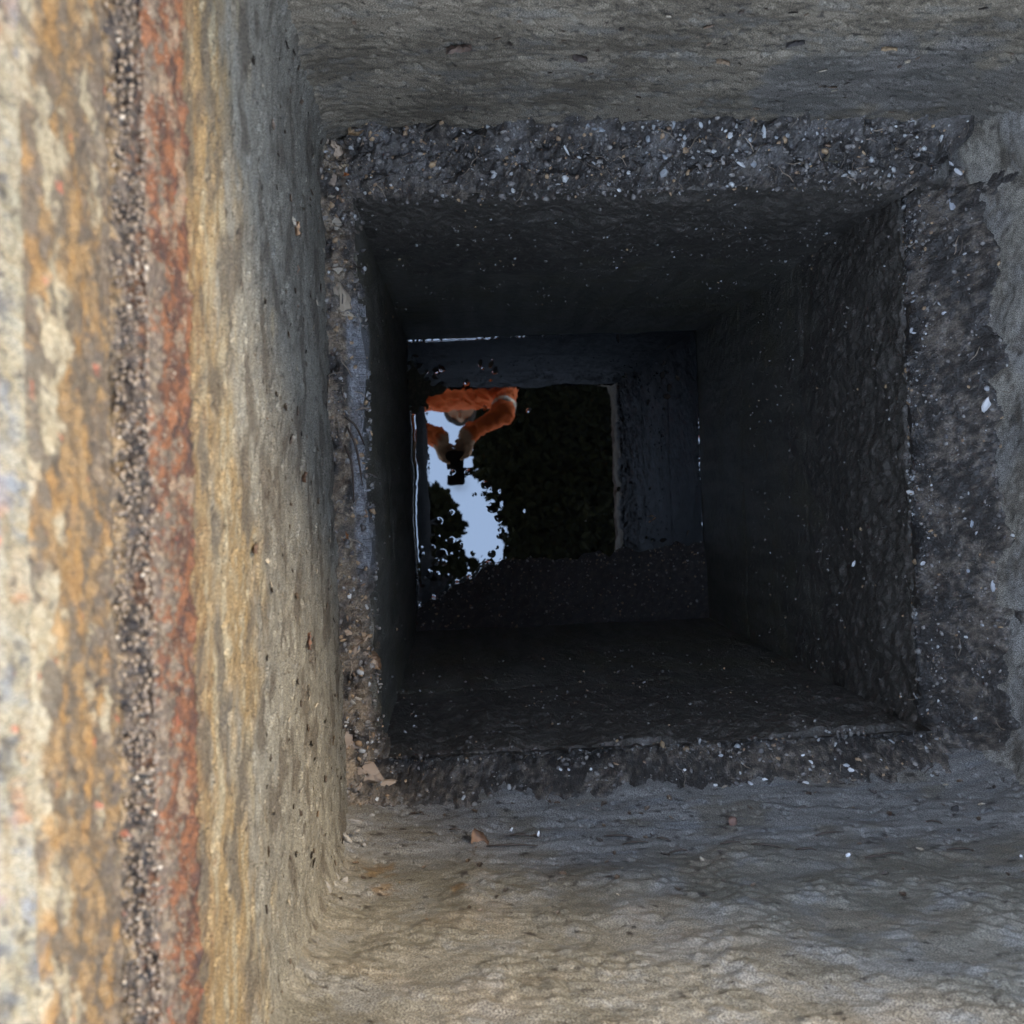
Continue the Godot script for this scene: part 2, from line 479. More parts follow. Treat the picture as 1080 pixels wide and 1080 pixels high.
func bed_keep(x: float, z: float) -> bool:
	var sd := maxf(maxf(SX0 - x, x - SX1), maxf(SZ0 - z, z - SZ1))
	var over := -0.008
	if x < SX0 + 0.005 and z > SZ0 and z < SZ1: over = -0.003
	if x > SX1 - 0.04 or z > SZ1 - 0.04: over = -0.014 + 0.010 * n_soft.get_noise_2d(x * 9.0 + 3.0, z * 9.0)
	return sd > over + 0.006 * n_soft.get_noise_2d(x * 50.0 + 9.0, z * 50.0)

func bed_col(x: float, z: float) -> Color:
	var y := bed_height(x, z)
	var big := n_soft.get_noise_3d(x * 14.0 + 80.0, y * 14.0, z * 14.0)
	var fine := n_fine.get_noise_3d(x * 95.0, y * 95.0, z * 95.0 + 30.0)
	var c := lin(0.07, 0.06, 0.052).lerp(lin(0.21, 0.175, 0.14), ss(-0.15, 0.5, big * 1.1 + fine))
	c = c.lerp(lin(0.26, 0.22, 0.17), 0.7 * ss(0.25, 0.55, fine + 0.3 * big))
	var left := ss(SX0 + 0.004, SX0 - 0.010, x)
	var mort := n_soft.get_noise_2d(x * 26.0 + 3.0, z * 22.0 + 60.0)
	c = c.lerp(lin(0.40, 0.31, 0.21).lerp(lin(0.19, 0.145, 0.11), ss(-0.1, 0.4, fine)), 0.9 * left * ss(-0.2, 0.1, mort))
	var bare := ss(-0.21, -0.16, z + 0.03 * n_soft.get_noise_2d(x * 38.0, z * 38.0)) * ss(0.12, 0.06, z + 0.03 * n_soft.get_noise_2d(x * 38.0, z * 38.0)) * ss(SX0 - 0.012, SX0 - 0.008, x) * ss(SX0 + 0.02, SX0 + 0.01, x)
	c = c.lerp(lin(0.42, 0.43, 0.45).lerp(lin(0.24, 0.235, 0.235), ss(-0.1, 0.4, fine + 0.6 * mort)), 0.9 * bare)
	var topz := ss(SZ0 + 0.01, SZ0 - 0.02, z)
	c = c.lerp(lin(0.27, 0.26, 0.25).lerp(lin(0.12, 0.115, 0.11), ss(-0.2, 0.2, fine)), 0.7 * topz * ss(-0.1, 0.25, big + 0.3 * fine))
	return c

# edge of the silt bank in the sump
func bank_edge(x: float) -> float:
	return 0.235 - 0.075 * ss(-0.10, 0.10, x) - 0.02 * ss(0.2, 0.45, x) + 0.02 * n_soft.get_noise_1d(x * 16.0)

func bank_height(x: float, z: float) -> float:
	var d := z - bank_edge(x)
	return clampf(d * 0.35, -0.03, 0.03) + 0.004 * n_soft.get_noise_2d(x * 50.0, z * 50.0) * ss(-0.005, 0.02, d) + 0.003 * n_fine.get_noise_2d(x * 80.0, z * 80.0) * ss(-0.003, 0.01, d)

# ---------------------------------------------------------------- start

func _ready() -> void:
	rng.seed = 20417
	# camera
	var th := deg_to_rad(-2.2)
	var f := 540.0 / tan(deg_to_rad(25.0))
	var r0 := Vector3(cos(th), 0, -sin(th))
	var d0 := Vector3(sin(th), 0, cos(th))
	look_f = (Vector3.DOWN - r0 * ((484.0 - 540.0) / f) - d0 * ((512.0 - 540.0) / f)).normalized()
	look_r = look_f.cross(-d0).normalized()
	look_u = look_r.cross(look_f)
	var cam := Camera3D.new()
	cam.name = "camera"
	var lens := CameraAttributesPhysical.new()
	lens.frustum_focal_length = 37.53
	lens.frustum_focus_distance = 1.25
	lens.exposure_aperture = 13.0
	cam.attributes = lens
	cam.near = 0.01
	cam.far = 500.0
	add_child(cam)
	cam.fov = 50.0
	cam.look_at_from_position(EYE, EYE + look_f, -d0)
	cam.current = true
	# sky
	var env := Environment.new()
	env.background_mode = Environment.BG_SKY
	var sky := Sky.new()
	var sm := ProceduralSkyMaterial.new()
	sm.sky_top_color = Color(0.68, 0.785, 0.94)
	sm.sky_horizon_color = Color(0.95, 0.93, 0.88)
	sm.sky_curve = 0.5
	sm.sky_energy_multiplier = 1.0
	sm.ground_bottom_color = Color(0.25, 0.23, 0.2)
	sm.ground_horizon_color = Color(0.6, 0.6, 0.58)
	sm.sun_angle_max = 1.0
	sky.sky_material = sm
	env.sky = sky
	env.background_energy_multiplier = 1.0
	env.tonemap_mode = Environment.TONE_MAPPER_LINEAR
	env.tonemap_exposure = 10.6
	env.sdfgi_enabled = true
	env.ssao_enabled = true
	env.ssil_enabled = true
	var we := WorldEnvironment.new()
	we.name = "environment"
	we.environment = env
	add_child(we)
	# veiled sun through thin cloud
	var sun := DirectionalLight3D.new()
	sun.name = "sun"
	sun.light_color = Color(1.0, 0.92, 0.79)
	sun.light_energy = 0.20
	sun.light_angular_distance = 14.0
	sun.shadow_enabled = true
	add_child(sun)
	sun.look_at_from_position(Vector3(1.6, 1.55, -1.3), Vector3.ZERO)

	n_soft = noise(FastNoiseLite.TYPE_SIMPLEX_SMOOTH, 1.0, 11, 3)
	n_fine = noise(FastNoiseLite.TYPE_SIMPLEX_SMOOTH, 1.0, 23, 2)
	n_cell = noise(FastNoiseLite.TYPE_CELLULAR, 85.0, 5, 1)
	n_cell.cellular_return_type = FastNoiseLite.RETURN_DISTANCE
	make_materials()
	make_ground()
	make_collar()
	make_shaft()
	make_frame()
	make_silt()
	make_water()
	make_tree()
	make_wall_crumbs()
	make_ledge_things()
	make_person()

func make_ground() -> void:
	# a sheet with a hole under the iron frame
	var x0 := CX0 - 0.17
	var x1 := CX1 + 0.17
	var z0 := CZ0 - 0.17
	var z1 := CZ1 + 0.17
	var v := PackedVector3Array()
	var c := PackedColorArray()
	var idx := PackedInt32Array()
	var xs := [-80.0, -12.0, -3.0, -1.0, x0, 0.0, 0.3, x1, 1.5, 4.0, 12.0, 80.0]
	var zs := [-80.0, -12.0, -3.0, -1.0, z0, 0.0, z1, 1.0, 3.0, 12.0, 80.0]
	for z in zs:
		for x in xs:
			v.append(Vector3(x, GROUND - 0.006, z))
			var t := 0.5 + 0.5 * n_soft.get_noise_2d(x, z)
			c.append(lin(0.17, 0.155, 0.13).lerp(lin(0.22, 0.2, 0.17), t))
	for j in zs.size() - 1:
		for i in xs.size() - 1:
			if xs[i] >= x0 and xs[i + 1] <= x1 and zs[j] >= z0 and zs[j + 1] <= z1:
				continue
			var a := j * xs.size() + i
			var b := a + xs.size()
			idx.append_array(PackedInt32Array([a, a + 1, b, a + 1, b + 1, b]))
	var g := put(surf(v, c, idx), "ground", M.ground)
	tag(g, "pale brown gravelly ground around the drain opening", "ground", "", "structure")

func make_collar() -> void:
	var t := thing("concrete_collar")
	tag(t, "square grey concrete collar wall between iron frame and debris ledge", "drain wall")
	var h := COLLAR_TOP - LEDGE + 0.03
	var y := LEDGE - 0.03
	var w := put(slab(Vector3(CX0, y, CZ1 + 0.03), Vector3.FORWARD, Vector3.UP, CZ1 - CZ0 + 0.06, h, 0.0024, 0.16, left_disp, left_col), "wall", M.concrete, t)
	w.set_meta("label", "grey wall with ochre rust staining under the frame")
	w = put(slab(Vector3(CX0 - 0.03, y, CZ0), Vector3.RIGHT, Vector3.UP, CX1 - CX0 + 0.06, h, 0.0026, 0.16, top_disp, top_col), "wall", M.concrete, t)
	w.set_meta("label", "dark grey wall with cracks and smeared mortar")
	w = put(slab(Vector3(CX1 + 0.03, y, CZ1), Vector3.LEFT, Vector3.UP, CX1 - CX0 + 0.06, h, 0.0022, 0.16, bottom_disp, bottom_col), "wall", M.wet, t)
	w.set_meta("label", "bumpy tan wall above a slate grey mortar slope")
	w = put(slab(Vector3(CX1, y, CZ0 - 0.03), Vector3.BACK, Vector3.UP, CZ1 - CZ0 + 0.06, h, 0.0035, 0.16, right_disp, right_col), "wall", M.concrete, t)
	w.set_meta("label", "smooth grey wall with a ragged debris line")

func shaft_top(p: Vector3) -> float:
	return 1.07 if p.x > SX1 - 0.002 else (1.095 if p.z > SZ1 - 0.002 else LEDGE)

func make_shaft() -> void:
	var t := thing("drain_shaft")
	tag(t, "dark narrow square concrete shaft with grit crusted sides above the water", "drain shaft")
	var h := LEDGE + 0.12
	var y := -0.12
	var e := 0.02
	put(slab(Vector3(SX0, y, SZ1 + e), Vector3.FORWARD, Vector3.UP, SZ1 - SZ0 + 2 * e, h, 0.0045, 0.2, shaft_disp, shaft_col), "wall", M.shaft, t)
	put(slab(Vector3(SX0 - e, y, SZ0), Vector3.RIGHT, Vector3.UP, SX1 - SX0 + 2 * e, h, 0.0038, 0.2, shaft_disp, shaft_col), "wall", M.shaft, t)
	put(slab(Vector3(SX1 + e, y, SZ1), Vector3.LEFT, Vector3.UP, SX1 - SX0 + 2 * e, h - 0.045, 0.0036, 0.2, shaft_disp, shaft_col), "wall", M.shaft, t)
	put(slab(Vector3(SX1, y, SZ0 - e), Vector3.BACK, Vector3.UP, SZ1 - SZ0 + 2 * e, h - 0.07, 0.0034, 0.2, shaft_disp, shaft_col), "wall", M.shaft, t)
	var b := BoxMesh.new()
	b.size = Vector3(SX1 - SX0 + 0.4, 0.06, SZ1 - SZ0 + 0.4)
	var fl := put(b, "floor_slab", M.shaft, t)
	fl.position = Vector3((SX0 + SX1) / 2, -0.152, (SZ0 + SZ1) / 2)

# ---------------------------------------------------------------- iron frame

# points of the frame's section: how far out from the collar's face, and height
func frame_profile(part: int) -> Array:
	match part:
		0: return [[0.05, 1.754], [0.006, 1.757], [0.000, 1.760], [-0.002, 1.764], [-0.001, 1.772], [0.0, 1.790], [0.000, 1.804], [0.001, 1.812], [0.003, 1.817]]
		1: return [[0.002, 1.816], [0.008, 1.818], [0.013, 1.819], [0.017, 1.821]]
		2: return [[0.0165, 1.818], [0.016, 1.826], [0.0165, 1.85], [0.017, 1.885], [0.018, 1.893], [0.021, 1.899]]
		_: return [[0.0205, 1.8985], [0.026, 1.908], [0.034, 1.9155], [0.05, 1.924], [0.07, 1.930], [0.172, 1.932], [0.175, 1.928], [0.175, 1.90]]

func frame_col(part: int, o: float, y: float, s: float) -> Color:
	var big := n_soft.get_noise_3d(o * 60.0, y * 34.0, s * 24.0)
	var mid := n_soft.get_noise_3d(o * 110.0 + 9.0, y * 80.0, s * 62.0)
	var fine := n_fine.get_noise_3d(o * 300.0, y * 300.0, s * 220.0)
	var c: Color
	match part:
		0:
			c = lin(0.27, 0.115, 0.058).lerp(lin(0.11, 0.055, 0.04), ss(-0.25, 0.25, mid + 0.4 * big + 0.4 * fine))
			c = c.lerp(lin(0.38, 0.29, 0.20), 0.75 * ss(0.12, 0.35, big + 0.4 * fine))
			c = c.lerp(lin(0.06, 0.045, 0.04), 0.8 * ss(0.2, 0.45, n_soft.get_noise_3d(o * 60.0, y * 160.0, s * 30.0 + 60.0)))
		1:
			c = lin(0.13, 0.105, 0.085).lerp(lin(0.32, 0.26, 0.19), ss(0.0, 0.5, fine + 0.4 * mid))
			c = c.lerp(lin(0.06, 0.055, 0.055), 0.85 * ss(0.0, 0.4, mid - 0.3 * fine))
		2:
			c = lin(0.33, 0.215, 0.105).lerp(lin(0.20, 0.14, 0.085), ss(-0.25, 0.35, mid + 0.5 * big))
			c = c.lerp(lin(0.46, 0.40, 0.28), 0.9 * ss(0.0, 0.3, big * 1.1 + 0.25 * fine + 0.5 * ss(1.86, 1.885, y + 0.02 * mid) - 0.2))
			c = c.lerp(lin(0.15, 0.12, 0.09), 0.9 * ss(0.06, 0.22, n_soft.get_noise_3d(o * 60.0, y * 60.0, s * 40.0 + 33.0) + 0.4 * fine + 0.12 * ss(1.85, 1.88, y)))
			c = c.lerp(lin(0.42, 0.23, 0.075), 0.65 * ss(0.2, 0.45, n_soft.get_noise_3d(o, y * 60.0, s * 26.0 + 93.0)))
		_:
			c = lin(0.29, 0.255, 0.18).lerp(lin(0.13, 0.122, 0.11), ss(-0.1, 0.3, mid + 0.3 * fine))
			c = c.lerp(lin(0.42, 0.22, 0.11), 0.85 * ss(0.15, 0.35, big + 0.15 * fine))
			c = c.lerp(lin(0.24, 0.248, 0.26), 0.8 * ss(0.1, 0.35, n_soft.get_noise_3d(o * 70.0, y * 30.0, s * 16.0 + 140.0)))
	# seams: rust, grit and tan crust creep over each other
	var creep := n_soft.get_noise_3d(o * 40.0, y * 40.0, s * 48.0 + 400.0) + 0.5 * fine
	var grit_c := lin(0.13, 0.105, 0.085).lerp(lin(0.28, 0.225, 0.165), ss(-0.2, 0.4, fine))
	if part == 0: c = c.lerp(grit_c, 0.9 * ss(0.0, 0.15, creep + (y - 1.800) * 16.0))
	if part == 1: c = c.lerp(lin(0.25, 0.12, 0.065), 0.85 * ss(0.0, 0.15, creep * 0.8 + (0.004 - o) * 40.0))
	if part == 1: c = c.lerp(lin(0.36, 0.26, 0.15), 0.85 * ss(0.0, 0.15, creep + (o - 0.014) * 90.0))
	if part == 2: c = c.lerp(grit_c, 0.85 * ss(0.0, 0.15, -creep + (1.838 - y) * 22.0))
	if part == 3: c = c.lerp(lin(0.37, 0.32, 0.22), 0.85 * ss(0.0, 0.2, creep + (1.908 - y) * 30.0))
	# scattered paint flecks and pits
	c = c.lerp(lin(0.55, 0.16, 0.09), 0.7 * ss(0.58, 0.66, n_soft.get_noise_3d(o * 90.0, y * 90.0, s * 60.0 + 222.0)))
	c = c.lerp(lin(0.05, 0.04, 0.035), 0.8 * ss(0.42, 0.6, n_fine.get_noise_3d(o * 160.0, y * 160.0, s * 110.0 + 11.0)))
	return c

func frame_strip(part: int, side: int, step: float) -> ArrayMesh:
	var prof := frame_profile(part)
	# resample finely
	var pts: Array = []
	for k in prof.size() - 1:
		var a := Vector2(prof[k][0], prof[k][1])
		var b := Vector2(prof[k + 1][0], prof[k + 1][1])
		var m := clampi(int(ceil(a.distance_to(b) / (step * 1.6))), 1, 60)
		for i in m: pts.append(a.lerp(b, float(i) / m))
	pts.append(Vector2(prof[-1][0], prof[-1][1]))
	var amp: float = [0.0030, 0.0045, 0.0026, 0.0032][part]
	var nu := pts.size()
	var lo := CZ0 if side % 2 == 0 else CX0
	var hi := CZ1 if side % 2 == 0 else CX1
	var nv := int((hi - lo) / step)
	var v := PackedVector3Array()
	var c := PackedColorArray()
	for j in nv + 1:
		var t := float(j) / nv
		for i in nu:
			var q: Vector2 = pts[i]
			var s := lerpf(lo - q.x, hi + q.x, t)   # mitred
			var nrm := Vector2(0, 1)
			if i > 0 and i < nu - 1:
				nrm = ((pts[i + 1] as Vector2) - (pts[i - 1] as Vector2)).orthogonal().normalized()
			var key := s + side * 3.0
			var d := amp * (n_soft.get_noise_3d(q.x * 90.0, q.y * 90.0, key * 45.0) + 0.7 * n_fine.get_noise_3d(q.x * 200.0, q.y * 200.0, key * 170.0))
			var w := q + (-nrm if nrm.y < 0 or nrm.x > 0.5 else nrm) * d
			match side:
				0: v.append(Vector3(CX0 - w.x + skew(CX0, s), w.y, s))
				1: v.append(Vector3(s + skew(s, CZ0 - w.x), w.y, CZ0 - w.x))
				2: v.append(Vector3(CX1 + w.x, w.y, s))
				_: v.append(Vector3(s + skew(s, CZ1 + w.x), w.y, CZ1 + w.x))
			c.append(frame_col(part, q.x, q.y, key))
	var idx := grid_index(nu, nv + 1)
	if side == 1 or side == 2:
		pass
	else:
		var flip := PackedInt32Array()
		for k in range(0, idx.size(), 3):
			flip.append_array(PackedInt32Array([idx[k], idx[k + 2], idx[k + 1]]))
		idx = flip
	return surf(v, c, idx)

func make_frame() -> void:
	var t := thing("drain_surround")
	tag(t, "rusted iron drain surround with flaking cream and ochre paint, stepped inner seat", "drain surround")
	for side in 4:
		var s := Node3D.new()
		s.name = "side"
		t.add_child(s, true)
		var step := 0.0012 if side == 0 else 0.006
		put(frame_strip(0, side, step), "lower_lip", M.rust, s)
		put(frame_strip(1, side, step), "seat", M.rust, s)
		put(frame_strip(2, side, step), "upright", M.rust, s)
		put(frame_strip(3, side, step), "rim", M.rust, s)
	# grit caked on the seat and along the lower lip of the left side
	var where: Array = []
	var cols: Array = []
	for k in 9000:
		var z := rng.randf_range(CZ0, CZ1)
		var on_seat := rng.randf() < 0.8
		var o := rng.randf_range(0.0005, 0.0165) if on_seat else rng.randf_range(-0.001, 0.001)
		if n_soft.get_noise_2d(z * 30.0, o * 200.0) < -0.25: continue
		var y := 1.8185 + rng.randf() * 0.002 if on_seat else rng.randf_range(1.770, 1.815)
		var s := 0.0007 + 0.0026 * pow(rng.randf(), 3.0) if on_seat else rng.randf_range(0.0006, 0.0015)
		where.append(Transform3D(rand_basis(s), Vector3(CX0 - o + skew(CX0, z), y, z)))
		var g := rng.randf()
		cols.append(lin(0.085, 0.066, 0.052).lerp(lin(0.20, 0.155, 0.11), g) if rng.randf() < 0.985 else lin(0.34, 0.30, 0.24))
	var gm := mm(stone(3, 0.8, 0), "seat_grit", M.chip, where, cols, t)
	gm.set_meta("kind", "stuff")

# ---------------------------------------------------------------- silt, grit and water

func make_silt() -> void:
	# bed on the ledge
	var step := 0.0022
	var nu := int((CX1 - CX0 + 0.05) / step)
	var nv := int((CZ1 - CZ0 + 0.05) / step)
	var v := PackedVector3Array()
	var c := PackedColorArray()
	var keep := PackedByteArray()
	for j in nv:
		for i in nu:
			var x := CX0 - 0.025 + i * step
			var z := CZ0 - 0.025 + j * step
			var k := bed_keep(x, z)
			keep.append(1 if k else 0)
			v.append(Vector3(x, bed_height(x, z) if k else LEDGE, z))
			c.append(bed_col(x, z) if k else lin(0.1, 0.09, 0.08))
	var idx := grid_index(nu, nv, keep)
	var flip := PackedInt32Array()
	for k in range(0, idx.size(), 3):
		flip.append_array(PackedInt32Array([idx[k], idx[k + 2], idx[k + 1]]))
	var used := PackedInt32Array()
	used.resize(v.size())
	used.fill(-1)
	var v2 := PackedVector3Array()
	var c2 := PackedColorArray()
	for k in flip.size():
		var a := flip[k]
		if used[a] < 0:
			used[a] = v2.size()
			v2.append(v[a]); c2.append(c[a])
		flip[k] = used[a]
	var bed := put(surf(v2, c2, idx_flip(flip)), "silt_bed", M.silt)
	tag(bed, "dark caked silt on the ledge around the shaft mouth", "silt", "", "stuff")
	# loose grit on the bed
	var shapes: Array = [stone(31, 0.6, 0, 0.3), stone(37, 0.4, 0, 0.3), stone(41, 0.8, 0, 0.3)]
	for kind in 3:
		var where: Array = []
		var cols: Array = []
		while where.size() < 2600:
			var x := rng.randf_range(CX0, CX1)
			var z := rng.randf_range(CZ0, CZ1)
			var sd := maxf(maxf(SX0 - x, x - SX1), maxf(SZ0 - z, z - SZ1))
			if sd < -0.010: continue
			if x < SX0 and z > -0.17 and z < 0.07 and rng.randf() < 0.5 and x > SX0 - 0.016: continue
			if (x > SX1 or z > SZ1) and rng.randf() < 0.55: continue
			if n_soft.get_noise_2d(x * 30.0 + 17.0, z * 30.0) < rng.randf_range(-0.6, 0.1): continue
			var s := (0.0012 + 0.0085 * pow(rng.randf(), 5.0)) * (0.75 if x > SX1 else 1.0)
			where.append(Transform3D(rand_basis(s), Vector3(x, bed_height(x, z) - s * 0.05, z)))
			cols.append(grit_color(x < SX0 or (z < SZ0 and x < 0.15)))
		var o := mm(shapes[kind], "loose_grit", M.chip, where, cols)
		tag(o, ["angular grey and brown grit strewn over the ledge silt", "flat dark stone flakes and crumbs strewn over the ledge silt", "rounded small pebbles bedded in the ledge silt"][kind], "grit", "grit on the ledge", "stuff")
	# grit stuck to the shaft's sides
	var wh: Array = []
	var co: Array = []
	while wh.size() < 3600:
		var side := rng.randi() % 8
		var y := LEDGE - 0.75 * pow(rng.randf(), 1.6)
		var p: Vector3
		var n: Vector3
		if side < 3: p = Vector3(SX1, y, rng.randf_range(SZ0, SZ1)); n = Vector3.LEFT
		elif side < 5: p = Vector3(rng.randf_range(SX0, SX1), y, SZ1); n = Vector3.FORWARD
		elif side < 7: p = Vector3(rng.randf_range(SX0, SX1), y, SZ0); n = Vector3.BACK
		else: p = Vector3(SX0, y, rng.randf_range(SZ0, SZ1)); n = Vector3.RIGHT
		if n_soft.get_noise_3dv(p * 12.0) < rng.randf_range(-0.15, 0.4): continue
		if side == 7 and rng.randf() < 0.7: continue
		var s := 0.0010 + 0.0050 * pow(rng.randf(), 4.0)
		wh.append(Transform3D(rand_basis(s), p + n * (shaft_disp(p) + s * 0.1)))
		co.append(grit_color(false))
	var wall_grit := mm(shapes[2], "wall_grit", M.chip, wh, co)
	tag(wall_grit, "small grit and shell crumbs stuck to the shaft sides", "grit", "", "stuff")
	# fibres and dead grass in the silt
	var fw: Array = []
	var fc: Array = []
	var fib := tube([Vector3(-0.5, 0, 0), Vector3(-0.2, 0.05, 0.06), Vector3(0.15, 0.03, -0.02), Vector3(0.5, 0.0, 0.08)], [0.018, 0.025, 0.022, 0.01], 5)
	while fw.size() < 260:
		var x := rng.randf_range(CX0, CX1)
		var z := rng.randf_range(CZ0, CZ1)
		var sd := maxf(maxf(SX0 - x, x - SX1), maxf(SZ0 - z, z - SZ1))
		if sd < -0.006: continue
		if not (z < SZ0 or x < SX0 or rng.randf() < 0.4): continue
		var s := rng.randf_range(0.008, 0.03)
		fw.append(Transform3D(Basis.from_euler(Vector3(rng.randf_range(-0.5, 0.5), rng.randf() * TAU, rng.randf_range(-0.4, 0.4))).scaled(Vector3.ONE * s), Vector3(x, bed_height(x, z) + 0.001, z)))
		fc.append(lin(0.045, 0.036, 0.028).lerp(lin(0.27, 0.21, 0.15), pow(rng.randf(), 2.5)))
	var fo := mm(fib, "plant_fibres", M.chip, fw, fc)
	tag(fo, "thin dead roots and grass stalks matted in the ledge silt", "plant litter", "", "stuff")
	# silt bank in the sump
	var st := 0.004
	var bu := int((SX1 - SX0 + 0.02) / st)
	var bv := int(0.26 / st)
	var bvv := PackedVector3Array()
	var bc := PackedColorArray()
	for j in bv:
		for i in bu:
			var x := SX0 - 0.01 + i * st
			var z := 0.05 + j * st
			bvv.append(Vector3(x, bank_height(x, z), z))
			bc.append(lin(0.05, 0.042, 0.038).lerp(lin(0.10, 0.08, 0.065), ss(0.0, 0.5, n_fine.get_noise_2d(x * 70.0, z * 70.0))))
	var bi := grid_index(bu, bv)
	var bo := put(surf(bvv, bc, bi), "silt_bank", M.silt)
	tag(bo, "dark wet silt bank rising out of the sump water", "silt", "", "stuff")

func make_wall_crumbs() -> void:
	var flake := leaf_mesh(88, 0.55, 0.3)
	var wh: Array = []
	var co: Array = []
	while wh.size() < 1100:
		var side := rng.randi() % 10
		var u := rng.randf()
		var p: Vector3
		var b: Basis
		if side < 4:
			p = Vector3(CX0, LEDGE + 0.45 * pow(rng.randf(), 1.5), lerpf(CZ0, CZ1, u))
			if n_soft.get_noise_2d(p.y * 30.0, p.z * 30.0) < rng.randf_range(-0.2, 0.35): continue
			p.x += left_disp(p) + 0.0004
			b = Basis(Vector3.BACK, -PI / 2)
		elif side < 7:
			p = Vector3(lerpf(CX0, CX1, u), LEDGE + rng.randf_range(0.02, 0.4), CZ0)
			if n_soft.get_noise_2d(p.x * 16.0, p.y * 40.0) < rng.randf_range(-0.1, 0.4): continue
			p.z += top_disp(p) + 0.0004
			b = Basis(Vector3.RIGHT, PI / 2)
		else:
			p = Vector3(lerpf(CX0, CX1, u), LEDGE + 0.01 + 0.26 * pow(rng.randf(), 1.4), CZ1)
			if n_soft.get_noise_2d(p.x * 16.0 + 9.0, p.y * 46.0) < rng.randf_range(-0.1, 0.4): continue
			p.z -= bottom_disp(p) + 0.0004
			b = Basis(Vector3.RIGHT, -PI / 2 + 0.25)
		var s := 0.0016 + 0.0075 * pow(rng.randf(), 4.0)
		wh.append(Transform3D(b * Basis(Vector3.UP, rng.randf() * TAU) * Basis.from_euler(Vector3(rng.randf_range(-0.3, 0.3), 0, rng.randf_range(-0.3, 0.3))) * Basis.from_scale(Vector3(s, s * 0.8, s)), p))
		co.append(lin(0.045, 0.036, 0.03).lerp(lin(0.17, 0.115, 0.075), pow(rng.randf(), 1.3)) if rng.randf() < 0.88 else lin(0.42, 0.36, 0.27))
	var o := mm(flake, "wall_crumbs", M.chip, wh, co)
	tag(o, "dark leaf and dirt crumbs stuck all over the collar walls", "dirt crumbs", "", "stuff")
	wh = []
	co = []
	while wh.size() < 900:
		var x := rng.randf_range(SX0, SX1)
		var z := bank_edge(x) + 0.14 * pow(rng.randf(), 1.5)
		if z > SZ1: continue
		var s := 0.002 + 0.007 * pow(rng.randf(), 3.0)
		wh.append(Transform3D(rand_basis(s), Vector3(x, bank_height(x, z), z)))
		co.append(grit_color(true))
	tag(mm(stone(53, 0.5, 0, 0.3), "bank_grit", M.chip, wh, co), "wet grit and leaf scraps lying on the sump silt bank", "grit", "", "stuff")

func idx_flip(i: PackedInt32Array) -> PackedInt32Array:
	var o := PackedInt32Array()
	for k in range(0, i.size(), 3):
		o.append_array(PackedInt32Array([i[k], i[k + 2], i[k + 1]]))
	return o

func grit_color(warm: bool) -> Color:
	var g := rng.randf()
	if g < 0.02: return lin(0.48, 0.48, 0.46)
	if g < 0.12: return lin(0.32, 0.32, 0.31)
	if g < (0.4 if warm else 0.22): return lin(0.36, 0.25, 0.14).lerp(lin(0.2, 0.13, 0.08), rng.randf())
	return lin(0.07, 0.062, 0.058).lerp(lin(0.25, 0.23, 0.205), pow(rng.randf(), 1.3))

